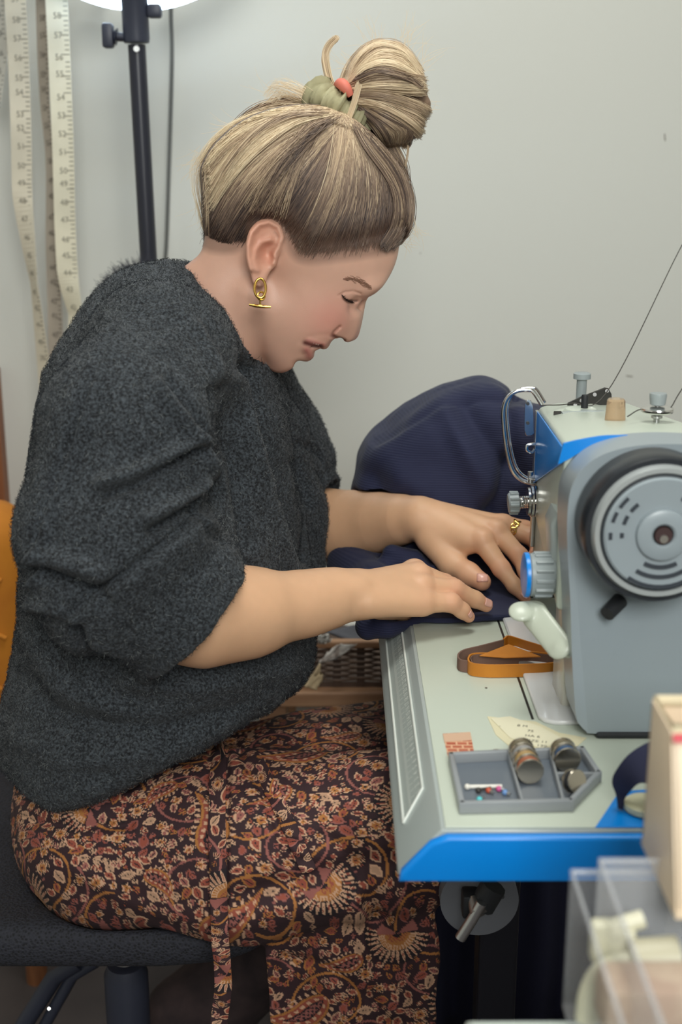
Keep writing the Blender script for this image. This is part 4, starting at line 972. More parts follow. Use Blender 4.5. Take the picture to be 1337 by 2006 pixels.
def hit(f, px, py, y0=.9, y1=1.7, n=240):
    """first point of surface f met by the sight line through (px, py)"""
    ys = np.linspace(y0, y1, n); pts = np.array([P(px, py, y) for y in ys], np.float32); d = f(pts); i = np.argmax(d < 0)
    if d[i] >= 0: return P(px, py, y1)
    return P(px, py, ys[max(i-1, 0)]+(ys[1]-ys[0])*float(d[max(i-1, 0)]/(d[max(i-1, 0)]-d[i]+1e-9)))
# teeth behind the parted lips
m_teeth = M('teeth', lin((188, 172, 158)), .3).m
tt = MB()
row = np.array([hit(head_f, 607.5+k*2.4, 668.6+k*.95, YS-.12, YS) for k in range(8)]); row = spline(row, 16)+np.array((0, .0011, .0002))
for sg in (1, -1):
    r_ = row.copy(); r_[:, 1] = r_[:, 1] if sg > 0 else 2*YS-r_[:, 1]; tt.tube([tuple(p) for p in r_], .0011, 8, taper=lambda t: .75+.25*abs(math.sin(t*PI*3.5)))
tt.build('teeth', m_teeth, person, True)
# finger nails
m_nail = M('finger_nail', lin((226, 172, 156)), .25).m
def nail(px, py, d2, f=arms_f, L=.0105, Wd=.0085):
    c = hit(f, px, py, .95, 1.5).astype(np.float32); n = grad(f, c[None])[0]; t = np.array(d2, float)-c; t -= n*(t @ n); t /= np.linalg.norm(t); s = np.cross(n, t)
    vs = []; fs = []; m = 7
    for i in range(m):
        for j in range(m):
            u, w_ = (i/(m-1)*2-1), (j/(m-1)*2-1); k = math.sqrt(max(0, 1-.45*u*u*(1 if u > 0 else .6)))
            q = c+t*u*L/2+s*w_*k*Wd/2; q = q-n*float(f(q[None].astype(np.float32))[0]) + n*.0005; vs.append(q)
    for i in range(m-1):
        for j in range(m-1): fs.append((i*m+j, i*m+m+j, i*m+m+j+1, i*m+j+1))
    o = mesh_obj('finger_nail', vs, fs, m_nail, person, True); o.modifiers.new('t', 'SOLIDIFY').thickness = -.0006
nail(946, 1131, P(960, 1138, 1.262), L=.012, Wd=.0105); nail(958, 1181, P(970, 1188, 1.197)); nail(1029, 1166, P(1040, 1180, 1.245), L=.009, Wd=.006); nail(922, 1204, P(928, 1216, 1.172), L=.007, Wd=.006)
# eyebrows and lashes
m_lash = M('lash_hair', lin((46, 34, 30)), .6).m; m_brow = M('brow_hair', lin((142, 104, 84)), .6).m
br = []
for s in (-1, 1):
    for k in range(130):
        u = RNG.random(); px, py = np.array(spline([(681, 549), (700, 550), (717, 557), (730, 567)], 50))[int(u*49)]
        py += RNG.normal(0, 2.0+2.0*u); c = hit(head_f, px, py, YS-.12, YS); q = hit(head_f, px-RNG.uniform(4, 10), py-RNG.uniform(1, 5), YS-.12, YS)
        e = np.array([c, (c+q)/2+np.array((0, -.0007, 0)), q+np.array((0, -.0005, 0))]); 
        if s > 0: e[:, 1] = 2*YS-e[:, 1]
        br.append(e)
curves('eyebrow', np.array(br), .00020, m_brow, person)
la = []
lp = spline([(669, 576), (675, 583), (685, 588.5), (699, 589)], 60)
for s in (-1, 1):
    for k in range(80):
        px, py = lp[RNG.integers(0, 50)]; c = hit(head_f, px, py, YS-.12, YS); L = RNG.uniform(.0035, .0062)
        dr = np.array((.50+RNG.normal(0, .12), -.75, -.40+RNG.normal(0, .1))); dr /= np.linalg.norm(dr)
        e = np.array([c+np.array((0, .0005, 0)), c+dr*L*.5+np.array((0, 0, -.0007)), c+dr*L+np.array((0, 0, .0006))])
        if s > 0: e[:, 1] = 2*YS-e[:, 1]
        la.append(e)
curves('eyelash', np.array(la), .00022, m_lash, person)
# earring, gold: hoop, link and bar
m_gold = M('gold', lin((222, 180, 96)), .18, 1.0).m
ear = bpy.data.objects.new('earring', None); link(ear, person)
eY = YS-.0915
def arcp(cx, cy, rx, ry, a0, a1, n, Y, dy=0, closed=False):
    return [P(cx+rx*math.cos(math.radians(a)), cy-ry*math.sin(math.radians(a)), Y+dy*math.sin(math.radians(a))) for a in np.linspace(a0, a1, n, endpoint=not closed)]
MB().tube(arcp(510, 565, 11, 19, 100, -260, 40, eY, .004, True), .0013, 10, True).build('hoop', m_gold, ear, True)
MB().tube(arcp(512, 580, 7, 8, 0, 360, 24, eY-.001, .003, True), .0010, 8, True).build('chain_link', m_gold, ear, True)
MB().cyl(P(510, 588, eY), P(510, 597, eY), .0009, n=10).build('drop', m_gold, ear, True)
MB().tube([P(488.5, 597, eY), P(500, 599, eY), P(510, 600, eY), P(520, 601, eY), P(531, 601.5, eY)], .0014, 10, taper=lambda t: .75+.5*math.sin(PI*t)).build('bar', m_gold, ear, True)
# ring on the left ring finger
rg = (LM[2]*.62+LF[2][0][1]*.38); ax_ = LF[2][0][1]-LM[2]; ax_ /= np.linalg.norm(ax_)
uu = np.cross(ax_, (0, 0, 1)); uu /= np.linalg.norm(uu); vv = np.cross(uu, ax_); fr_ = bpy.data.objects.new('finger_ring', None); link(fr_, person)
for off, wob in ((-.0032, .0009), (.0026, .0009)):
    MB().tube([rg+ax_*(off+wob*math.sin(t*7))+(uu*math.cos(t)+vv*math.sin(t))*.0116 for t in np.linspace(0, 2*PI, 48, endpoint=False)], .0009, 8, True).build('band', m_gold, fr_, True)
fil = MB()
for k in range(14):
    t0, t1 = 2*PI*k/14, 2*PI*(k+.5)/14
    for a, b in ((t0, t1), (t1, 2*PI*(k+1)/14)):
        s = 1 if a == t0 else -1
        fil.tube([rg-ax_*s*.003+(uu*math.cos(a)+vv*math.sin(a))*.0117, rg+ax_*s*.0026+(uu*math.cos(b)+vv*math.sin(b))*.0117], .0006, 6)
fil.build('filigree', m_gold, fr_, True)
# ------------------------------------------------------------------ charcoal sweater
def frus(p, a, b, r1, r2, hollow=0, rnd=.006):
    """rounded frustum from a to b, open hollow at b"""
    a = np.asarray(a, np.float32); b = np.asarray(b, np.float32); L = float(np.linalg.norm(b-a)); u = (b-a)/L
    t = (p-a) @ u; q = p-a-t[:, None]*u; rad = np.sqrt((q*q).sum(1)); r = r1+(r2-r1)*np.clip(t/L, 0, 1)
    d = smax(rad-r, np.maximum(-t, t-L), rnd)
    if hollow: d = smax(d, -smax(rad-(r-hollow), L*.3-t, .004), .004)
    return d
CA, CB = P(262, 1098, 1.052), P(386, 1204, 1.062)
LA, LB = P(566, 962, 1.455), P(636, 997, 1.437)
ha, hb = P(150, 1577, 1.10), P(600, 1372, 1.13); hn = np.cross(hb-ha, (0, 1, -.25)); hn /= np.linalg.norm(hn); hn = hn if hn[2] < 0 else -hn
h2 = P(20, 1565, 1.12)
def sw_f(p):
    q = p.copy(); q[:, 1] = (p[:, 1]-YS)/1.32
    def t(px, py): a = S(px, py); return np.array((a[0], 0, a[2]))
    d = chain(q, [t(335, 668), t(322, 760), t(322, 900), t(328, 1080), t(333, 1250), t(306, 1400), t(296, 1520)], [.080, .110, .128, .143, .150, .158, .142], .04)
    d = smin(d, rc(q, t(296, 1420), t(170, 1520), .15, .085), .03)
    a = chain(p, [P(318, 700, 1.150), P(262, 850, 1.075), P(228, 1040, 1.048), P(222, 1140, 1.05)], [.070, .079, .082, .074], .03)
    a = smin(a, frus(p, CA-(CB-CA)*.12, CB, .0770, .0690, .007), .006)
    d = smin(d, a, .034)
    b = chain(p, [P(455, 750, 1.41), P(545, 880, 1.455), P(572, 965, 1.462)], [.068, .056, .048], .03)
    b = smin(b, frus(p, LA, LB, .046, .043, .006), .008)
    b = smin(b, ell(p, P(612, 900, 1.455), (.026, .03, .022)), .02)
    d = smin(d, b, .02)
    # front edge of the far half, hanging from the left shoulder
    d = smin(d, chain(p, [P(500, 735, 1.33), P(545, 850, 1.36), P(575, 1000, 1.37), P(590, 1150, 1.36)], [.022, .030, .035, .03], .02), .02)
    # neck opening
    o = chain(q, [t(500, 545), t(432, 640), t(428, 700), t(462, 735)], [.062, .0535, .046, .012], .02)
    d = smax(d, -o, .006)
    # hem
    hh = np.maximum((p-ha) @ hn, h2[2]-p[:, 2]); d = smax(d, hh.astype(np.float32), .02)
    return d
vs, fs = nets(sw_f, (-.40, .93, S(0, 1680)[2]-.08), (P(672, 950, 1.44)[0]+.02, 1.56, S(0, 540)[2]), .0028)
def normals(v, f):
    a, b, c, d = (v[f[:, i]] for i in range(4)); n = np.cross(c-a, d-b); o = np.zeros_like(v)
    for i in range(4): np.add.at(o, f[:, i], n)
    return o/(np.linalg.norm(o, axis=1)[:, None]+1e-12)
def project_px(v):
    dz = v[:, 2]-CH; dep = v[:, 1]*math.cos(PITCH)-dz*math.sin(PITCH); yc = -(v[:, 1]*math.sin(PITCH)+dz*math.cos(PITCH))/dep
    return 668.5+F*v[:, 0]/dep, 1003+F*yc
nrm = normals(vs, fs); PX, PY = project_px(vs)
# folds worked into the knit: (line in picture units for reading them off the photo, depth limit, amount, width)
FOLDS = [([(205, 968), (270, 948), (340, 912), (398, 884)], -.009, 11), ([(200, 948), (300, 908), (390, 860)], .006, 15), ([(300, 1040), (350, 1015), (400, 985), (418, 960)], -.010, 10), ([(290, 1015), (345, 985), (405, 948)], .007, 13),
         ([(62, 1112), (110, 1138), (165, 1158), (205, 1172)], -.013, 14), ([(70, 1085), (130, 1098), (200, 1120)], .007, 18), ([(60, 1185), (110, 1190), (150, 1205)], .006, 14), 
         ([(236, 655), (195, 740), (150, 870), (100, 1010), (64, 1140)], .006, 9), ([(222, 655), (180, 740), (130, 880), (85, 1000), (50, 1130)], -.006, 10), ([(310, 755), (360, 820), (410, 880), (434, 930)], .006, 13), ([(330, 745), (385, 815), (432, 890)], -.005, 11),
         ([(425, 760), (440, 850), (440, 950), (420, 1000)], -.012, 12), ([(380, 640), (425, 720), (440, 800)], .004, 12), ([(470, 745), (492, 850), (530, 980), (572, 1115)], .010, 16), ([(442, 760), (462, 860), (480, 1000), (500, 1120)], -.013, 14),
         ([(492, 715), (520, 820), (560, 950), (596, 1090)], -.020, 17), ([(400, 1000), (410, 1040), (440, 1060)], -.006, 9), ([(150, 1225), (170, 1280), (230, 1300)], -.008, 12), ([(60, 1250), (120, 1340), (220, 1390)], .006, 22), ([(40, 1330), (120, 1400), (300, 1430), (480, 1390)], -.007, 20),
         ([(250, 1330), (400, 1345), (560, 1310)], .006, 22), ([(30, 1440), (140, 1490), (280, 1480)], .005, 20), ([(590, 870), (612, 880), (640, 905)], -.007, 7), ([(580, 905), (590, 940), (600, 990)], -.006, 8)]
disp = np.zeros(len(vs)); facing = (nrm[:, 1] < .25)
for pl, amp, wd in FOLDS:
    d = polydist(PX.astype(np.float32), PY.astype(np.float32), [tuple(map(float, q)) for q in spline(pl, 14)])
    lim = 1.42 if pl[0][0] > 560 else 1.30
    disp += amp*(1.4 if pl[0][0] < 420 and abs(amp) < .012 else 1.0)*np.exp(-(d/wd)**2)*facing*(vs[:, 1] < lim)
# the turned-up cuff stands proud of the sleeve along its upper edge
ca_, cb_ = np.array((140., 1204.)), np.array((408., 1008.)); ct = (cb_-ca_)/np.linalg.norm(cb_-ca_); sd_ = (PX-ca_[0])*-ct[1]+(PY-ca_[1])*ct[0]; al_ = (PX-ca_[0])*ct[0]+(PY-ca_[1])*ct[1]
on = facing*(vs[:, 1] < 1.18)*np.clip((al_+15)/20, 0, 1)*np.clip((345-al_)/20, 0, 1)
stp = np.clip(sd_/7, 0, 1); disp += on*(.0065*stp*np.exp(-np.clip(sd_, 0, 999)/70)-.0075*np.exp(-((sd_+5)/7)**2))
disp += .0030*vnoise(vs*np.array((1, 1, .6)), .045, 1)+.0014*vnoise(vs, .016, 2)+.0006*vnoise(vs, .005, 5)
vs = vs+nrm*disp[:, None]
m_wool = M('charcoal_wool', (.03, .03, .035), .95)
nzc = m_wool.n('ShaderNodeTexNoise', Scale=420, Detail=4); m_wool.l(m_wool.coord(), nzc.inputs['Vector'])
rm = m_wool.n('ShaderNodeValToRGB'); rm.color_ramp.elements[0].position = .36; rm.color_ramp.elements[1].position = .68
rm.color_ramp.elements[0].color = (*lin((15, 17, 21)), 1); rm.color_ramp.elements[1].color = (*lin((72, 78, 84)), 1)
m_wool.l(nzc.outputs['Fac'], rm.inputs[0]); m_wool.l(rm.outputs[0], m_wool.p.inputs['Base Color']); m_wool.bump(520, .8, .002, 4)
m_wool.set('Sheen Weight', .06).set('Sheen Roughness', .6)
sweater = mesh_obj('sweater', vs, fs, m_wool.m, person, True)
# wool fibres standing off the knit
a, b, c = vs[fs[:, 0]], vs[fs[:, 1]], vs[fs[:, 2]]; ok = (nrm[fs[:, 0]][:, 1] < .45)
idx = np.flatnonzero(ok); idx = idx[RNG.integers(0, len(idx), 90000)]
nr = nrm[fs[idx, 0]]; base = a[idx]+(b[idx]-a[idx])*RNG.random((len(idx), 1))+(c[idx]-b[idx])*RNG.random((len(idx), 1))
rd = RNG.normal(0, 1, (len(idx), 3)); rd -= nr*(rd*nr).sum(1)[:, None]; rd /= np.linalg.norm(rd, axis=1)[:, None]
L = RNG.uniform(.0014, .0038, (len(idx), 1)); lean = RNG.uniform(.3, 1.5, (len(idx), 1))
bend = np.cross(rd, nr)*RNG.normal(0, .5, (len(idx), 1))
st_ = np.stack([base-nr*.0008, base+(nr*.55+rd*lean*.5)*L*.6, base+(nr*.7+rd*lean+bend)*L], 1)
gcol = RNG.random(len(idx)); g3 = np.where(gcol[:, None] < .90, np.array(lin((29, 33, 39)))*(0.4+1.5*RNG.random((len(idx), 1))**1.5), np.array(lin((122, 126, 126)))*np.ones((len(idx), 1)))
m_fib = M('wool_fibre', (.05, .05, .05), .9).attr().m
tag(curves('wool_fibre', st_, .00017, m_fib, sweater, np.repeat(g3[:, None, :], 3, 1)), kind='stuff')

# ------------------------------------------------------------------ block printed skirt
TS = 600; TM = .21
def make_print():
    G = np.array(lin((50, 28, 33))); cream = np.array(lin((204, 160, 130))); rust = np.array(lin((148, 74, 58))); och = np.array(lin((172, 112, 58))); rose = np.array(lin((150, 90, 82))); blk = np.array(lin((30, 20, 26)))
    T = np.tile(G, (TS, TS, 1)); occ = np.zeros((TS, TS), bool); r = random.Random(11); px = TM/TS
    def local(cx, cy, ang, R):
        n = int(R/px)+2; ii = np.arange(-n, n+1); X, Y = np.meshgrid(ii*px, ii*px, indexing='ij')
        ca, sa = math.cos(ang), math.sin(ang); U = X*ca+Y*sa; Vv = -X*sa+Y*ca
        I = (int(cx/px)+ii) % TS; J = (int(cy/px)+ii) % TS
        return U, Vv, I, J
    def put(I, J, m, col):
        ix = np.ix_(I, J); t = T[ix]; t[m] = col; T[ix] = t; o = occ[ix]; o[m] = True; occ[ix] = o
    def leaf(cx, cy, ang, L, W, c_out, c_in):
        U, Vv, I, J = local(cx, cy, ang, L*.62); u = U/(L/2); wv = W/2*(1-u*u)*(1+.35*u); s = np.abs(Vv)-wv; ins = (np.abs(u) < 1)
        put(I, J, ins & (s < 0), c_out); put(I, J, ins & (s < -W*.16) & (np.abs(u) < .78), c_in)
        put(I, J, ins & (np.abs(Vv) < px*.7) & (np.abs(u) < .7), blk)
    def flower(cx, cy, ang, R, half):
        U, Vv, I, J = local(cx, cy, ang, R*1.05); rad = np.hypot(U, Vv); th = np.arctan2(Vv, U); H_ = (th > -.35) & (th < PI+.35 if half else th < 9)
        H_ = H_ if half else np.ones_like(H_, bool)
        N = 15 if half else 26; ph = (th*N/PI if half else th*N/(2*PI)) % 1
        pet = (np.abs(ph-.5) < .34*np.sqrt(np.clip((1-rad/R)/.42, 0, 1)))
        put(I, J, (rad < R) & H_, blk); put(I, J, (rad < R*.98) & (rad > R*.58) & pet & H_, cream); put(I, J, (rad < R*.9) & (rad > R*.62) & (np.abs(ph-.5) < .07) & H_, rust)
        put(I, J, (rad < R*.56) & H_, cream); ph2 = (th*2.2*N/(2*PI)) % 1
        put(I, J, (rad < R*.54) & (rad > R*.40) & (np.abs(ph2-.5) < .28) & H_, och)
        put(I, J, (rad < R*.38) & H_, och); put(I, J, (rad < R*.30) & H_ & (np.sin(U*2600)*np.sin(Vv*2600) > .1), rust); put(I, J, rad < R*.12, blk)
        if half: put(I, J, (rad < R*.62) & (th > -.75) & (th < -.1), rose); put(I, J, (rad < R*.62) & ((th < -PI+.75) & (th > -PI+.1)), rose)
    def paisley(cx, cy, ang, R, flip=1):
        U, Vv, I, J = local(cx, cy, ang, R*1.5); Vv = Vv*flip; u = U/R; bend = .5*np.clip(u+.2, 0, 2)**2*R
        v2 = Vv-bend; wv = R*.52*np.sqrt(np.clip(1-((u+.25)/.85)**2, 0, 1))*(u < .1)+R*.50*np.clip((1.35-u)/1.25, 0, 1)**.8*(u >= .1)
        s = np.abs(v2)-wv; ins = (u > -1.1) & (u < 1.35)
        put(I, J, ins & (s < 0), och); put(I, J, ins & (s < -R*.09), rust)
        sc = ins & (s < -R*.16) & (s > -R*.27); put(I, J, sc & (np.sin(u*22) > 0), cream)
        put(I, J, ins & (s < -R*.30), blk); put(I, J, ins & (s < -R*.36) & (np.sin(U*1500)*np.sin(v2*1500) > -.15), rose)
        fr = ins & (s > R*.03) & (s < R*.2); put(I, J, fr & (np.sin(u*26) > .25) & (u < 1), cream)
    def vine(cx, cy, ang, R, a0, a1, col, wd):
        U, Vv, I, J = local(cx, cy, ang, R*1.1); rad = np.hypot(U, Vv); th = np.arctan2(Vv, U); rr_ = R*(.55+.42*(th-a0)/(a1-a0))
        put(I, J, (th > a0) & (th < a1) & (np.abs(rad-rr_) < wd), col)
    def tulip(cx, cy, ang, R, c1, c2):
        for k in (-1, 0, 1): leaf(cx+math.cos(ang+k*.55)*R*.45, cy+math.sin(ang+k*.55)*R*.45, ang+k*.55, R, R*.42, c1, c2)
    g = [(.03, .04), (.115, .02), (.07, .10), (.17, .09), (.025, .155), (.125, .155), (.185, .185)]
    for k, (x, y) in enumerate(g): vine(x+.02, y+.01, r.random()*6, .03, -2.4, 2.2, och, .0009); vine(x-.02, y+.03, r.random()*6, .026, -2.6, 2.4, rose, .0008)
    for k, (x, y) in enumerate(g):
        if k % 2 == 0: flower(x, y, 1.2+k*.5, .0225, True)
        else: paisley(x, y, k*1.3, .0205, 1 if k % 4 == 1 else -1)
    for x, y in ((.155, .045), (.075, .055), (.08, .19), (.2, .13)): paisley(x, y, r.random()*6, .0125, r.choice((-1, 1)))
    tries = 0
    while tries < 5200:
        tries += 1; x, y = r.random()*TM, r.random()*TM; R = r.choice((.0052, .0045, .0062)) if tries < 2600 else r.choice((.0036, .003))
        n = int(R*.62/px); I = (int(x/px)+np.arange(-n, n+1)) % TS; J = (int(y/px)+np.arange(-n, n+1)) % TS
        if occ[np.ix_(I, J)].mean() > .06: continue
        k = r.random(); cc = r.choice(((cream, rust), (cream, rose), (cream, cream*.75), (rose, rust), (och, rust), (cream, rust)))
        if k < .42: tulip(x, y, r.random()*6.3, R*1.15, *cc)
        elif k < .85: leaf(x, y, r.random()*6.3, R*2.0, R*1.15, *cc)
        else: flower(x, y, 0, R*1.0, False)
    return T
PRINT = make_print()
def printcol(u, v):
    i = (u/.31*TS).astype(int) % TS; j = (v/.31*TS).astype(int) % TS; return PRINT[i, j]
DR = Poly2(xz([(540, 1650), (825, 1540), (838, 1700), (826, 2150), (740, 2150), (716, 2040), (672, 1985), (628, 1925), (580, 1885), (548, 1855)]), .002)
DR2 = Poly2(xz([(560, 1830), (700, 1800), (690, 2150), (548, 2150), (544, 1980), (552, 1900)]), .002)
def sk_f(p):
    d = ell(p, P(248, 1570, 1.245), (.124, .165, .125))
    d = smin(d, chain(p, [P(225, 1635, 1.14), P(480, 1656, 1.115), P(820, 1618, 1.11)], [.085, .090, .078], .03), .03)
    d = smin(d, chain(p, [P(270, 1590, 1.36), P(800, 1492, 1.36)], [.085, .076], .03), .05)
    d = smin(d, ell(p, P(640, 1530, 1.24), (.18, .13, .055)), .04)
    x, y, z = p[:, 0], p[:, 1], p[:, 2]
    yc = 1.085+.008*np.sin(x*70+z*12)+.05*np.clip((.50-z)/.25, 0, 1)
    d = smin(d, smax(DR(x, z), np.abs(y-yc)-.006, .004), .014)
    yc = 1.17+.008*np.sin(x*55)
    return smin(d, smax(DR2(x, z), np.abs(y-yc)-.006, .004), .01)
vk, fk = nets(sk_f, (P(18, 1600, 1.2)[0]-.03, .985, P(600, 2060, 1.08)[2]), (.20, 1.50, P(600, 1340, 1.3)[2]), .0015)
nk = normals(vk, fk); KX, KY = project_px(vk); dk_ = np.zeros(len(vk))
SF = [([(60, 1610), (140, 1618), (250, 1616)], -.006, 12), ([(250, 1540), (320, 1490), (400, 1440)], -.005, 10), ([(412, 1400), (410, 1500), (408, 1620), (412, 1780)], -.004, 7), ([(444, 1410), (445, 1560), (443, 1700), (440, 1820)], -.004, 6), ([(460, 1450), (520, 1560), (570, 1690)], -.005, 9),
      ([(480, 1760), (580, 1730), (700, 1700), (790, 1690)], -.009, 26), ([(450, 1810), (560, 1780), (680, 1775)], .005, 24), ([(600, 1450), (700, 1430), (760, 1440)], -.003, 12), ([(640, 1640), (700, 1700), (740, 1800)], -.006, 18), ([(690, 1600), (760, 1680), (800, 1780)], .006, 18),
      ([(560, 1880), (640, 1900), (720, 1960)], -.006, 14), ([(700, 1760), (720, 1880), (770, 1980)], .006, 16), ([(150, 1700), (250, 1760), (380, 1800)], .004, 20)]
for pl, amp, wd in SF: dk_ += amp*np.exp(-(polydist(KX.astype(np.float32), KY.astype(np.float32), [tuple(map(float, q)) for q in spline(pl, 12)])/wd)**2)*(nk[:, 1] < .4)
dk_ += .0022*vnoise(vk, .05, 21)+.0009*vnoise(vk, .016, 22)
vk = vk+nk*dk_[:, None]
m_skirt = M('block_print_cotton', (.2, .1, .1), .85).attr().bump(900, .25, .0006, 2).m
skirt = mesh_obj('skirt', vk, fk, m_skirt, person, True, printcol(vk[:, 0]+.6+.35*np.clip(1.15-vk[:, 1], 0, 1)*0, vk[:, 2]+.85*(vk[:, 1]-1.0)+.3))
def sash(name, pxs, wpx, off=.003, u0=.0):
    pts = []
    for a, b in pxs:
        q = hit(sk_f, a, b, .95, 1.25) if b < 1850 else P(a, b, 1.02); pts.append(q)
    for i, (a, b) in enumerate(pxs):
        if b >= 1835: pts[i] = P(a, b, pts[i-1][1]*.35+1.012*.65)
    c = spline(pts, 110); n = len(c); V = []; Fc = []
    for i in range(n):
        d = c[min(i+1, n-1)]-c[max(i-1, 0)]; d /= np.linalg.norm(d); nr = np.array((0, -1, .25)); sd = np.cross(d, nr); sd /= np.linalg.norm(sd)
        for j in range(9):
            w_ = (j/8-.5)*2; V.append(c[i]+sd*w_*wpx/2*.00046+np.array((0, -off-.0025*(1-w_*w_)-.0012*math.sin(i*.35+j*.5), 0)))
    for i in range(n-1):
        for j in range(8): Fc.append((i*9+j, i*9+j+1, i*9+10+j, i*9+9+j))
    V = np.array(V); V = np.repeat(V, 1, 0); s = np.repeat(np.arange(n), 9)
    o = mesh_obj(name, V, Fc, m_skirt, skirt, True); sb = o.modifiers.new('s', 'SUBSURF'); sb.levels = sb.render_levels = 2; sb.subdivision_type = 'SIMPLE'
    # colour after subdividing by hand: bake the finer grid
    N2 = n*4; cc = spline(V.reshape(n, 9, 3)[:, 0], N2); V2 = np.stack([spline(V.reshape(n, 9, 3)[:, j], N2) for j in range(9)], 1); 
    t = np.linspace(0, 8, 33); i0 = np.minimum(t.astype(int), 7); fr = (t-i0)[None, :, None]; V3 = (V2[:, i0]*(1-fr)+V2[:, i0+1]*fr).reshape(-1, 3)
    q = np.arange(N2*33).reshape(N2, 33); F3 = np.stack([q[:-1, :-1], q[:-1, 1:], q[1:, 1:], q[1:, :-1]], -1).reshape(-1, 4)
    bpy.data.objects.remove(o); L = np.repeat(np.linspace(0, np.linalg.norm(np.diff(c, axis=0), axis=1).sum(), N2), 33); Wd = np.tile(np.linspace(0, wpx*.00046, 33), N2)
    o = mesh_obj(name, V3, F3, m_skirt, skirt, True, printcol(Wd+u0, L+.05)); o.modifiers.new('t', 'SOLIDIFY').thickness = .0012
    return o
sash('waist_tie', [(430, 1425), (428, 1500), (426, 1600), (428, 1700), (430, 1780), (432, 1835), (436, 1880), (438, 1930), (432, 1980), (424, 2040)], 36, u0=.04)
sash('waist_tie', [(505, 1490), (530, 1540), (558, 1595), (582, 1650), (606, 1702)], 32, u0=.12)
# boots under the chair
m_boot = M('dark_suede', lin((52, 40, 42)), .9).mottle(lin((62, 48, 48)), lin((40, 30, 32)), 30).bump(300, .3, .001).m
def bt_f(p):
    d = chain(p, [P(760, 1640, 1.36), P(560, 1830, 1.36), P(420, 1960, 1.36), P(360, 1985, 1.35)], [.056, .060, .055, .046], .02)
    return smin(d, rc(p, P(352, 1990, 1.35), P(380, 2090, 1.33), .040, .034), .02)
vb2, fb2 = nets(bt_f, (-.25, 1.25, .10), (.12, 1.46, .60), .004)
mesh_obj('boot', vb2+(.0012*vnoise(vb2, .02, 5))[:, None], fb2, m_boot, person, True)
def bt2_f(p):
    d = chain(p, [P(750, 1900, 1.235), P(735, 2120, 1.25)], [.055, .048], .02); a = P(735, 2120, 1.25)
    return smin(d, rc(p, a+np.array((0, 0, -.03)), np.array((a[0]+.17, 1.23, .045)), .05, .038), .03)
vb3, fb3 = nets(lambda p: smax(bt2_f(p), .001-p[:, 2], .004), (-.08, 1.12, -.01), (.30, 1.36, .45), .005)
mesh_obj('boot', vb3, fb3, m_boot, person, True)
# ------------------------------------------------------------------ hair, scrunchie
HAIRC = Poly2(spline(xz([(786, 446), (762, 450), (735, 456), (705, 462), (672, 467), (640, 471), (618, 474), (604, 472), (594, 464), (584, 452), (572, 440), (552, 430), (528, 421), (506, 424), (488, 438), (478, 456), (466, 470), (440, 474), (416, 468), (409, 455)]+HAIRO[22:]), 240, True), .0008)
HL3 = xz([(784, 472), (735, 486), (672, 495), (614, 500), (586, 492), (572, 474), (546, 441), (526, 432), (506, 437), (489, 452), (478, 478), (455, 488), (412, 482)])
def hair_f(p):
    q = mir(p); x, z = q[:, 0], q[:, 2]
    t_ = np.clip(polydist(x, z, HL3)/.034, 0, 1); d = smin(core_f(q)-.0004-.0075*t_*t_*(3-2*t_), ell(q, h0(560, 345), (.098, .074, .080)), .03)
    return smax(d, HAIRC(x, z), .012)
vh, fh = nets(hair_f, (S(370, 0)[0], YS-.10, S(0, 520)[2]), (S(830, 0)[0], YS+.10, S(0, 190)[2]), .0022)
m_cap = M('hair_underlayer', lin((104, 86, 74)), .7).bump(250, .6, .002, 3, (1, 1, 1)).m
hair = mesh_obj('hair', vh, fh, m_cap, person, True)
EB = [((752, 165), (74, 82), .046), ((812, 178), (28, 34), .030), ((803, 232), (36, 46), .034), ((757, 236), (44, 48), .040), ((692, 205), (40, 34), .030), ((835, 205), (12, 12), .014)]
sS = 1.2*F and (YS*.964+.02)/F
def bun_f(p):
    q = mir(p); d = None
    for (cx, cy), (rx, ry), v in EB:
        e = ell(q, h0(cx, cy), (rx*sS, v, ry*sS)); d = e if d is None else smin(d, e, .012)
    return d
vn, fn_ = nets(lambda p: bun_f(p)+.003, (S(640, 0)[0], YS-.07, S(0, 320)[2]), (S(870, 0)[0], YS+.07, S(0, 60)[2]), .0022)
m_bun = M('bun_underlayer', lin((138, 112, 92)), .7).bump(250, .6, .002, 3).m
mesh_obj('hair_bun', vn, fn_, m_bun, person, True)
def solve_v(f, x, z, vmax=.11):
    lo = np.zeros(len(x)); hi = np.full(len(x), vmax)
    def ev(v): return f(np.stack([x, YS-v, z], 1).astype(np.float32))
    ins0 = ev(lo) < 0
    for _ in range(12):
        m = (lo+hi)/2; i = ev(m) < 0; lo = np.where(i, m, lo); hi = np.where(i, hi, m)
    return np.where(ins0, lo, 0)
def to3(f, A, side, off):
    """A (n, m, 2) picture coordinates on the near surface of f -> strands"""
    n, m = A.shape[:2]; flat = A.reshape(-1, 2); Yc = np.full(len(flat), YS)
    for it in range(3):
        xc = (flat[:, 0]-668.5)/F; yc = (flat[:, 1]-1003)/F; dy = math.cos(PITCH)-yc*math.sin(PITCH); dz = -math.sin(PITCH)-yc*math.cos(PITCH); t = Yc/dy
        x, z = xc*t, CH+dz*t; v = solve_v(f, x, z)+np.repeat(off, m); Yc = YS-v
    return np.stack([x, YS-v*np.repeat(side, m), z], 1).reshape(n, m, 3)
m_hair = M('hair_strand', (.3, .2, .1), .42).attr(); m_hair.set('Specular IOR Level', .45); m_hair = m_hair.m
cD = np.array(lin((72, 60, 58))); cM = np.array(lin((142, 119, 102))); cB = np.array(lin((206, 181, 150))); cH = np.array(lin((238, 219, 186)))
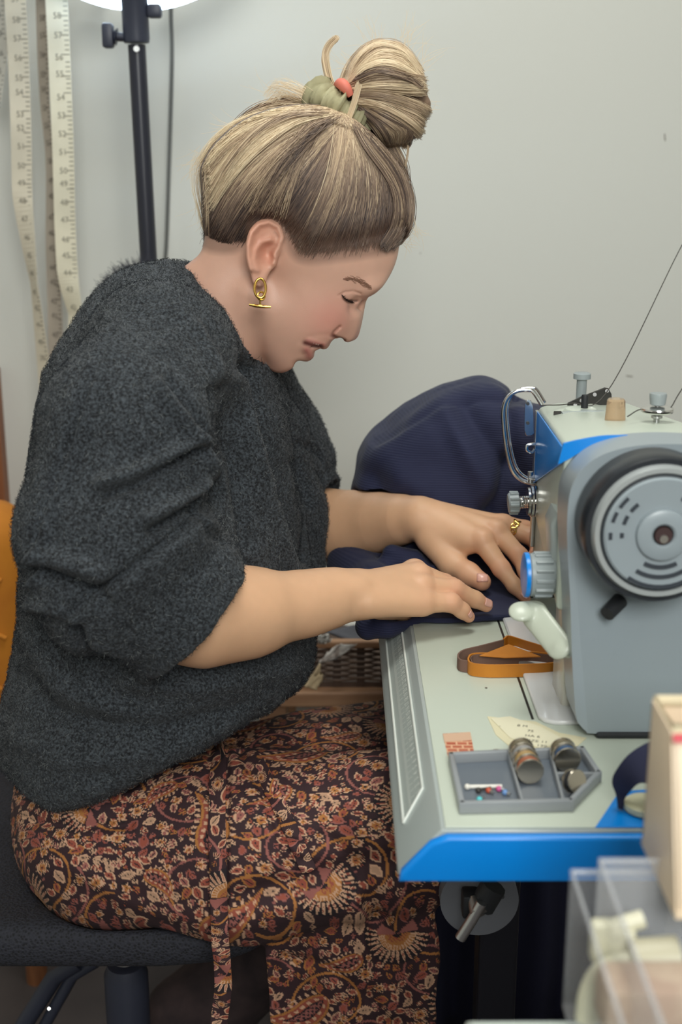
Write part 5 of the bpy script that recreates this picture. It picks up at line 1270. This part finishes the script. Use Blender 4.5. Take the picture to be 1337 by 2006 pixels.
def ramp(w_):
    w_ = np.clip(w_, 0, 1)[..., None]
    return np.where(w_ < .4, cD+(cM-cD)*w_/.4, np.where(w_ < .75, cM+(cB-cM)*(w_-.4)/.35, cB+(cH-cB)*(w_-.75)/.25))
HLINE = spline([(786, 474), (760, 484), (735, 489), (705, 494), (672, 498), (640, 501), (614, 502), (596, 500), (584, 492), (574, 476), (562, 456), (546, 441), (526, 432), (506, 437), (489, 452), (478, 478), (455, 490), (432, 490), (412, 484), (404, 466), (403, 440), (402, 400), (402, 365), (402, 335)], 400)
def skinhair_f(p): return np.minimum(hair_f(p), smax(core_f(mir(p))-.0012, prof(p[:, 0], p[:, 2]), .004))
TIE = np.array((676, 214))
def flow(u, t0, m, jit, clump, n_t1=1.0, tj=9):
    """picture curves from the hairline (parameter u) up to the tie"""
    n = len(u); tt_ = np.linspace(0, 1, m)[None, :]; T_ = t0[:, None]+(n_t1-t0[:, None])*tt_
    root = HLINE[np.clip(u*399, 0, 399).astype(int)]+RNG.normal(0, jit, (n, 2)); root[:, 1] -= np.where(u < .72, 30*np.sqrt(RNG.random(n))-3, 0); tie = TIE+RNG.normal(0, tj, (n, 2))
    d = tie-root; L = np.linalg.norm(d, axis=1); pr = np.stack([-d[:, 1], d[:, 0]], 1)/L[:, None]
    sag = np.interp(u, [0, .15, .45, .62, .8, 1], [.20, .12, .02, -.02, -.12, -.21])*L*(1+.10*RNG.normal(0, 1, n))+clump*3
    bow = np.sin(PI*T_)*sag[:, None]+RNG.normal(0, 1.3, (n, 1))*np.sin(2*PI*T_+RNG.random((n, 1))*6)
    return root[:, None]*(1-T_)[..., None]+tie[:, None]*T_[..., None]+pr[:, None]*bow[..., None], T_
n = 11000; m = 20
u = RNG.random(n); clump = (np.sin(u*160)+np.sin(u*61+1)+np.sin(u*330+2))/3
t0 = np.where(RNG.random(n) < .4, RNG.random(n)**1.5*.5, 0)
A, T_ = flow(u, t0, m, 3.5, clump)
off = RNG.uniform(-.0005, .0035, n)+.0016*clump
side = np.where(RNG.random(n) < .82, 1, -1)
ST = to3(skinhair_f, A, side, off)
bl = (RNG.random(n) < .18)*.40+RNG.normal(0, .10, n)+.14*clump+np.where(u > .80, .10, 0)+np.where((u > .42) & (u < .72), -.16, 0)
w_ = np.clip((T_-.16)*.80, 0, 1)+bl[:, None]*np.clip(T_*3+.15, 0, 1)+.03
rt = np.interp(np.linspace(0, 1, m), [0, .12, .5, 1], [.25, 1, 1, .8]); soft = np.clip(1-T_/.15, 0, 1)[..., None]*.7*(u < .66)[:, None, None]
tag(curves('hair_strands', ST, np.tile(.00028*rt, (n, 1)), m_hair, hair, ramp(w_)*(1-soft)+np.array(lin((132, 100, 82)))*soft, False), kind='stuff')
# lighter locks lying over the dark hair
U = []; T0 = []; LT_ = []; OF = []
for k in range(75):
    uc = RNG.random()**1.0*.98; ts = RNG.uniform(0, .45) if uc < .75 else RNG.uniform(0, .2); nl = int(RNG.integers(10, 46)); wd = RNG.uniform(.002, .010)
    U.append(np.clip(uc+RNG.normal(0, wd, nl), 0, 1)); T0.append(np.clip(ts+RNG.normal(0, .05, nl), 0, .7)); LT_.append(np.full(nl, RNG.uniform(.36, .84))+RNG.normal(0, .07, nl)); OF.append(np.full(nl, RNG.uniform(.002, .0046)))
U = np.concatenate(U); T0 = np.concatenate(T0); LT_ = np.concatenate(LT_); OF = np.concatenate(OF)
A, T_ = flow(U, T0, m, 2.2, np.sin(U*160)*.5)
ends = np.clip((T_-T0[:, None])*4, .35, 1)
tag(curves('hair_highlights', to3(skinhair_f, A, np.where(RNG.random(len(U)) < .85, 1, -1), OF), .00026, m_hair, hair, ramp(LT_[:, None]*ends)), kind='stuff')
# fine short hairs along the hairline
nb2 = 1600; u = RNG.random(nb2)*.93; A, T_ = flow(u, np.zeros(nb2), 8, 5.0, np.zeros(nb2), .16)
A += np.array((0, 3.0))
tag(curves('baby_hairs', to3(skinhair_f, A, np.ones(nb2), np.full(nb2, .0008)), .00013, m_hair, hair, ramp(np.full((nb2, 8), .28)+RNG.normal(0, .08, (nb2, 1)))), kind='stuff')
# outer light layer over the crown and the back
def fam(c1, c2, n, f, offr=(0, .004), jit=1.5, light=.75, m=18, rad=.0003, side=.85, name='hair_strands', parent=None, bulge=0, trim=0, locks=0, rootdark=False):
    a = spline(c1, m*4); b = spline(c2, m*4); s = RNG.random((n, 1, 1))
    lk = np.zeros(n)
    if locks:
        cs = RNG.random(locks); kk = RNG.integers(0, locks, n); s = np.clip(cs[kk]+RNG.normal(0, .35/locks, n), 0, 1)[:, None, None]; lk = RNG.normal(0, 1, locks)[kk]
    e0 = RNG.random(n)*trim*.5; e1 = 1-RNG.random(n)*trim; tt = e0[:, None]+(e1-e0)[:, None]*np.linspace(0, 1, m)[None]; ix = tt*(m*4-1); i0 = np.minimum(ix.astype(int), m*4-2); fr = (ix-i0)[..., None]
    A = (a[i0]*(1-fr)+a[i0+1]*fr)*(1-s)+(b[i0]*(1-fr)+b[i0+1]*fr)*s+RNG.normal(0, jit, (n, 1, 2))
    if locks: A = A+(np.sin(np.linspace(0, 3.4, m)[None]+lk[:, None]*9)*3.2*lk[:, None])[..., None]*np.array((.6, .8))
    ph = RNG.random((n, 1))*6; A += (np.sin(np.linspace(0, 5, m)[None]+ph)*jit)[..., None]*np.array((.5, .8))
    k = np.sin(s[:, 0, 0]*38+1)*.5+.5
    o = RNG.uniform(*offr, n)+k*.0014+np.abs(lk)*.0022; X = to3(f, A, RNG.uniform(-1, 1, n) if side is None else np.where(RNG.random(n) < side, 1, -1), o)
    X[:, :, 1] -= (bulge*np.sin(PI*np.linspace(0, 1, m)))[None]*1.0
    w_ = light+RNG.normal(0, .13, (n, 1))+(k[:, None]-.5)*.25+lk[:, None]*.085+np.linspace(-.06, .06, m)[None]
    if rootdark: w_ = w_*np.clip(np.linspace(.55, 3.2, m)[None], 0, 1)
    return tag(curves(name, X, rad, m_hair, parent, ramp(w_)), kind='stuff')
fam([(646, 212), (560, 213), (490, 234), (430, 272), (388, 322)], [(656, 222), (580, 240), (510, 285), (455, 345), (405, 425)], 1900, skinhair_f, (.001, .006), 3, .80, parent=hair, trim=.35, locks=26)
fam([(655, 222), (600, 245), (540, 300), (500, 360), (470, 420)], [(660, 226), (620, 260), (585, 330), (560, 400), (548, 430)], 400, skinhair_f, (.002, .005), 4, .45, parent=hair, trim=.6, locks=12)
fam([(646, 208), (560, 210), (490, 230), (430, 267), (397, 318), (400, 400), (402, 466)], [(652, 216), (568, 222), (500, 248), (444, 290), (412, 345), (410, 405), (412, 468)], 2200, skinhair_f, (.0008, .004), 2.0, .62, parent=hair, trim=.3, locks=24, side=None)
bun = bpy.data.objects['hair_bun']
B1 = ([(664, 178), (688, 122), (732, 84), (788, 90), (828, 138)], [(684, 168), (716, 135), (758, 120), (800, 132), (830, 160)])
B2 = ([(680, 172), (735, 150), (790, 146), (836, 152)], [(690, 180), (750, 180), (800, 182), (836, 184)])
B3 = ([(690, 182), (760, 186), (815, 198), (846, 210)], [(700, 205), (752, 225), (800, 258), (820, 280)])
B4 = ([(702, 214), (725, 242), (742, 268), (756, 290)], [(704, 196), (766, 226), (808, 252), (800, 288)])
B5 = ([(690, 150), (730, 110), (785, 118), (822, 160)], [(700, 170), (750, 150), (800, 160), (832, 176)])
fam(*B1, 1900, bun_f, (-.001, .003), 2.4, .66, parent=bun, trim=.10, locks=16); fam(*B5, 1200, bun_f, (0, .003), 2.4, .55, parent=bun, trim=.10, locks=16); fam(*B2, 1100, bun_f, (.001, .006), 2.4, .62, parent=bun, trim=.10, locks=16)
fam(*B3, 2200, bun_f, (0, .005), 2.4, .58, parent=bun, trim=.10, locks=16); fam(*B4, 1500, bun_f, (-.001, .003), 2.4, .50, parent=bun, trim=.10, locks=16)
def lock(pts, n, spread0, spread1, light, Y0, name='hair_lock', parent=None, m=16, rad=.00028, sy=.004):
    c = np.array(spline([P(a, b, Y0) for a, b in pts], m)); X = np.repeat(c[None], n, 0)
    ang = RNG.random((n, 1))*6.28; r_ = np.sqrt(RNG.random((n, 1)))*np.interp(np.linspace(0, 1, m), [0, .5, 1], [spread0, (spread0+spread1)*.6, spread1])[None]*sS
    X[:, :, 0] += np.cos(ang)*r_; X[:, :, 2] += np.sin(ang)*r_; X[:, :, 1] += np.sin(ang*1.7)*r_
    X += RNG.normal(0, .0004, (n, 1, 3))
    return tag(curves(name, X, rad, m_hair, parent, ramp(light+RNG.normal(0, .1, (n, 1))+np.zeros((n, m)))), kind='stuff')
lock([(664, 184), (648, 160), (640, 132), (638, 108), (646, 88), (660, 74)], 170, 5, 5, .88, YS-.01, parent=bun)
lock([(704, 165), (700, 182), (692, 210), (680, 240), (664, 268), (656, 278)], 150, 5, 2, .85, YS-.045, parent=bun)
lock([(640, 208), (600, 190), (570, 176), (548, 172), (532, 188)], 80, 14, 18, .95, YS-.01, parent=hair, rad=.00016)
lock([(800, 285), (799, 300), (796, 318), (795, 326)], 14, 3, 2, .7, YS-.01, parent=bun, rad=.0002)
lock([(405, 450), (398, 415), (390, 375), (388, 335), (400, 300)], 50, 8, 16, .9, YS-.005, parent=hair, rad=.00013)
fam([(768, 484), (800, 448), (808, 395), (788, 332), (736, 268), (690, 226)], [(752, 487), (779, 440), (780, 390), (760, 345), (716, 284), (688, 232)], 800, skinhair_f, (.0005, .003), 3, .36, parent=hair, trim=.12, locks=18, rootdark=True)
# stray hairs
def strays(specs, name, parent, rad=.00015):
    X = []
    for (x, y), (dx, dy), ln, n_ in specs:
        for _ in range(n_):
            a = np.array((x, y))+RNG.normal(0, 9, 2); d = np.array((dx, dy), float)+RNG.normal(0, .35, 2); d /= np.linalg.norm(d); l = ln*RNG.uniform(.5, 1.2); q = np.array((-d[1], d[0]))*RNG.normal(0, .3)
            Y0 = YS+RNG.normal(0, .015); X.append([P(*(a+d*l*t+q*l*t*t), Y0) for t in np.linspace(0, 1, 8)])
    return tag(curves(name, np.array(X), rad, m_hair, parent, ramp(np.full((len(X), 8), .93))), kind='stuff')
strays([((735, 90), (-.6, -.8), 60, 16), ((790, 90), (.3, -1), 60, 18), ((825, 130), (.7, -.8), 55, 16), ((690, 130), (-.8, -.5), 45, 10), ((838, 200), (.9, .1), 25, 8)], 'stray_hairs', bun)
strays([((560, 200), (-1, -.25), 70, 20), ((610, 195), (-.8, -.6), 70, 16), ((470, 245), (-1, .3), 60, 20), ((405, 310), (-.8, .6), 50, 26), ((400, 400), (-.5, 1), 50, 12), ((805, 440), (.4, .7), 40, 14), ((792, 476), (.7, .3), 28, 12), ((700, 490), (.4, .5), 26, 10), ((420, 480), (-.2, .8), 34, 14), ((590, 498), (-.3, .8), 26, 12)], 'stray_hairs', hair)
# scrunchie
m_scr = M('sage_cotton', lin((168, 162, 128)), .8).mottle(lin((176, 170, 136)), lin((146, 140, 108)), 40).bump(300, .3, .001).m
axd = S(720, 130)-S(668, 216); axd /= np.linalg.norm(axd); e1_ = np.array((0, 1.0, 0)); e2_ = np.cross(axd, e1_); sc_c = S(668, 217)
V = []; nU, nV = 120, 18
for i in range(nU):
    a = 2*PI*i/nU; ru = 1+.22*math.sin(a*17)+.14*math.sin(a*29+1)+.1*math.sin(a*7); dr = e1_*math.cos(a)*.034+e2_*math.sin(a)*.0275; o_ = dr/np.linalg.norm(dr)
    for j in range(nV):
        b = 2*PI*j/nV; V.append(sc_c+dr+(o_*math.cos(b)*.0115+axd*math.sin(b)*.0130)*ru*(1+.12*math.sin(a*41+b*2)))
Fc = [(i*nV+j, ((i+1) % nU)*nV+j, ((i+1) % nU)*nV+(j+1) % nV, i*nV+(j+1) % nV) for i in range(nU) for j in range(nV)]
mesh_obj('scrunchie', V, Fc, m_scr, person, True)
m_cor = M('coral_elastic', lin((214, 118, 100)), .6).m
MB().tube(spline([P(660, 166, YS-.028), P(668, 164, YS-.036), P(678, 172, YS-.040), P(688, 188, YS-.040)], 16), .0052, 10, taper=lambda t: .6+.5*math.sin(PI*t)).build('hair_elastic', m_cor, person, True)
# ------------------------------------------------------------------ navy corduroy garment being sewn
GO = Poly2([(q[0], q[2]) for q in (P(a, b, 1.46) for a, b in spline([(676, 1130), (688, 1000), (694, 930), (704, 890), (722, 862), (760, 838), (800, 802), (850, 768), (905, 752), (940, 742), (965, 744), (1000, 764), (1030, 790), (1066, 800), (1140, 810), (1180, 900), (1180, 1130)], 80))], .001)
def ga_f(p):
    d = ell(p, P(850, 1010, 1.47), (.125, .12, .165)); d = smin(d, ell(p, P(960, 900, 1.46), (.085, .10, .115)), .04)
    d = smin(d, ell(p, P(1060, 930, 1.44), (.05, .07, .10)), .03); d = smin(d, ell(p, P(1090, 1060, 1.44), (.12, .10, .07)), .03)
    d = smin(d, ell(p, P(730, 1100, 1.47), (.08, .12, .06)), .04)
    d = smax(d, GO(p[:, 0], p[:, 2]), .012)
    d = smax(d, (.733-p[:, 2]), .004)
    x, y, z = p[:, 0], p[:, 1], p[:, 2]
    # flat layer over the bed: two layers of cloth, near edge just in front of the hands
    zt = BZ+.0052+.0025*np.sin(x*40+y*25)*np.clip((y-1.2)*10, 0, 1)+.01*np.clip((y-1.28)*8, 0, 1)
    near = 1.196+.006*np.sin(x*35+1)-.16*np.clip(.055-x, 0, .05)
    pl = np.maximum(np.maximum(np.abs(z-zt)-.0032, near-y), np.maximum(.045-x, x-.20)); pl = np.maximum(pl, y-1.42)
    d = smin(d, pl, .006)
    # thicker rolled part hanging over the operator edge of the bed
    d = smin(d, chain(p, [P(722, 1232, 1.20), P(760, 1222, 1.195), P(800, 1218, 1.20)], [.011, .013, .008], .01), .01)
    d = smin(d, chain(p, [P(690, 1105, 1.38), P(735, 1160, 1.30), P(720, 1225, 1.215)], [.03, .026, .012], .02), .015)
    d = smin(d, chain(p, [P(770, 1090, 1.33), P(860, 1105, 1.31)], [.013, .012], .02), .012)
    return d
def clear_hands(p): return smax(ga_f(p), .0012-arms_f(p), .003)
vg, fg = nets(clear_hands, (P(660, 1200, 1.4)[0]-.03, 1.14, .725), (.33, 1.62, P(940, 735, 1.46)[2]+.02), .0024)
ng = normals(vg, fg); GX, GY_ = project_px(vg); dg = np.zeros(len(vg))
for pl, amp, wd in [([(735, 862), (800, 830), (880, 790), (940, 778), (1000, 782)], -.005, 10), ([(880, 805), (900, 850), (925, 900), (960, 960)], .010, 26), ([(905, 800), (940, 850), (985, 900)], -.010, 24), ([(1000, 900), (985, 950), (960, 1000)], -.012, 16), ([(1010, 780), (1005, 850), (1020, 930)], -.014, 12),
                    ([(760, 900), (800, 950), (850, 980)], .005, 26), ([(720, 930), (760, 970), (830, 985)], -.005, 22), ([(840, 860), (800, 900), (770, 960)], .004, 24), ([(760, 1090), (800, 1085), (850, 1100)], -.004, 12)]:
    dg += amp*np.exp(-(polydist(GX.astype(np.float32), GY_.astype(np.float32), [tuple(map(float, q)) for q in spline(pl, 12)])/wd)**2)*(ng[:, 1] < .3)*(vg[:, 2] > .80)
dg += (.0035*vnoise(vg, .05, 31)+.0012*vnoise(vg, .018, 32))*np.clip((vg[:, 2]-.785)*40, 0, 1)
vg = vg+ng*dg[:, None]
m_cord = M('navy_corduroy', lin((28, 32, 62)), .85); m_cord.set('Sheen Weight', .05).set('Sheen Roughness', .5)
wv = m_cord.n('ShaderNodeTexWave', Scale=120.0, Distortion=.8, Detail=1.0); wv.bands_direction = 'Z'; wv.inputs['Detail Scale'].default_value = .3
m_cord.l(m_cord.coord((.25, .6, 1.0)), wv.inputs['Vector']); bp_ = m_cord.n('ShaderNodeBump', Strength=.28, Distance=.0014); m_cord.l(wv.outputs['Fac'], bp_.inputs['Height']); m_cord.l(bp_.outputs[0], m_cord.p.inputs['Normal'])
tag(mesh_obj('corduroy_garment', vg, fg, m_cord.m, None, True), 'navy corduroy garment heaped behind the machine and spread under the hands', 'garment')
# navy cloth hanging in the dark under the bed
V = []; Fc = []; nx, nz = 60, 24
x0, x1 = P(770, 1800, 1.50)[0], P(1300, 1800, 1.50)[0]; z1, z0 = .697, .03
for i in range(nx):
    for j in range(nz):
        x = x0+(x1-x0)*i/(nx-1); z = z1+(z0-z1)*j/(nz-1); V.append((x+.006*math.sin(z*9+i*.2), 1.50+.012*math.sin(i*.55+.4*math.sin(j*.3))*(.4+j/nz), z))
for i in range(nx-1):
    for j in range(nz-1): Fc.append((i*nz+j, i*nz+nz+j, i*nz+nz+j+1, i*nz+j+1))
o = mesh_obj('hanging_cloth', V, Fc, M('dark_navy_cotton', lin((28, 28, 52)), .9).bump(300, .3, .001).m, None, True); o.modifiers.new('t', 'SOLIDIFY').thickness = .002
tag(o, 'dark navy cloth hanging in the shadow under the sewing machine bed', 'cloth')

# ------------------------------------------------------------------ office chair
SZ = .474
ch = empty('office_chair', (-.21, 1.24, 0), 'black mesh office chair with gas lift, the person sits on it', 'chair')
m_mesh = M('black_mesh', lin((30, 31, 38)), .8)
ck = m_mesh.n('ShaderNodeTexVoronoi', Scale=330); m_mesh.l(m_mesh.coord((1, 1, 1)), ck.inputs['Vector'])
rmp = m_mesh.n('ShaderNodeValToRGB'); rmp.color_ramp.elements[0].position = .15; rmp.color_ramp.elements[1].position = .55; rmp.color_ramp.elements[0].color = (*lin((14, 14, 18)), 1); rmp.color_ramp.elements[1].color = (*lin((40, 41, 50)), 1)
m_mesh.l(ck.outputs['Distance'], rmp.inputs[0]); m_mesh.l(rmp.outputs[0], m_mesh.p.inputs['Base Color'])
bb = m_mesh.n('ShaderNodeBump', Strength=.6, Distance=.002); m_mesh.l(ck.outputs['Distance'], bb.inputs['Height']); m_mesh.l(bb.outputs[0], m_mesh.p.inputs['Normal'])
xr = P(575, 1880, 1.09)[0]
def seat_f(p):
    x, y, z = p[:, 0], p[:, 1], p[:, 2]; cx, hx, cy, hy = (xr-.47+xr)/2, .235, 1.285, .205
    zt = SZ+.004+.018*np.clip((np.abs(y-cy)-.12)/.12, 0, 1)**2-.05*np.clip((x-(xr-.09))/.09, 0, 1)**2
    zb2 = SZ-.044+.012*np.clip((np.abs(x-cx)-.1)/.13, 0, 1)
    qx = np.maximum(np.abs(x-cx)-(hx-.09), 0); qy = np.maximum(np.abs(y-cy)-(hy-.09), 0); d2 = np.sqrt(qx*qx+qy*qy)-.09
    d = smax(smax(z-zt, zb2-z, .01), d2, .03)
    return smax(d, .001-sk_f(p), .004)
v_, f_ = nets(seat_f, (xr-.50, .98, SZ-.07), (xr+.02, 1.50, SZ+.05), .0045)
mesh_obj('seat', v_, f_, m_mesh.m, ch, True)
cx = P(250, 1960, 1.235)[0]
MB().cyl((cx, 1.235, .34), (cx, 1.235, SZ-.05), .0145, n=24).build('gas_lift', m_steel, ch, True)
MB().lathe((cx, 1.235, .06), (0, 0, 1), [(.024, 0), (.024, .17), (.0255, .185), (.0255, .262), (.021, .275)], 28).build('lift_sleeve', m_blk, ch, True, 40)
MB().box((cx-.01, 1.235, SZ-.062), (.22, .16, .022), .006).build('tilt_plate', m_blk, ch, True)
for a_, b_, r_ in (((108, 1912), (20, 2050), .011), ((142, 1912), (64, 2050), .0075)):
    Yb = 1.30; MB().tube([P(*a_, Yb)+np.array((.03, 0, .02)), P(*a_, Yb), P(*b_, Yb)], r_, 10).build('back_strut', m_blk, ch, True)
MB().cyl(P(96, 1976, 1.2885), P(96, 1976, 1.2925), .0018, n=10).build('strut_screw', m_steel, ch)
for k in range(5):
    a = 2*PI*k/5+.3; e_ = np.array((cx+.28*math.cos(a), 1.235+.28*math.sin(a), .07)); 
    MB().tube([np.array((cx, 1.235, .10)), e_], .016, 10, taper=lambda t: 1.2-.5*t).build('base_leg', m_blk, ch, True)
    MB().cyl(e_+np.array((-.012, 0, -.04)), e_+np.array((.012, 0, -.04)), .0285, n=20).build('caster', m_blk, ch, True)
# dark fuzzy cloth bundle on the lamp stand behind her shoulder
def fz_f(p): return smin(ell(p, P(276, 556, 1.72), (.030, .03, .022)), ell(p, P(262, 590, 1.72), (.045, .03, .03)), .02)
v_, f_ = nets(fz_f, (P(200, 550, 1.72)[0]-.05, 1.66, P(276, 640, 1.72)[2]-.05), (P(330, 550, 1.72)[0]+.03, 1.79, P(276, 520, 1.72)[2]+.02), .0035)
v_ = v_+(.004*vnoise(v_, .012, 8))[:, None]
fzo = tag(mesh_obj('fuzzy_scarf', v_, f_, M('dark_fleece', lin((44, 44, 56)), .95).m, None, True), 'dark fuzzy scarf on the lamp stand, peeking above her shoulder', 'scarf')
nf = normals(v_, f_); ii = RNG.integers(0, len(v_), 2500); bs = v_[ii]; dd = nf[ii]+RNG.normal(0, .35, (2500, 3))
tag(curves('fleece_fibre', np.stack([bs, bs+dd*.006, bs+dd*.012+np.array((0, 0, -.001))], 1), .0003, M('fleece_fibre', lin((56, 56, 66)), .9).m, fzo), kind='stuff')
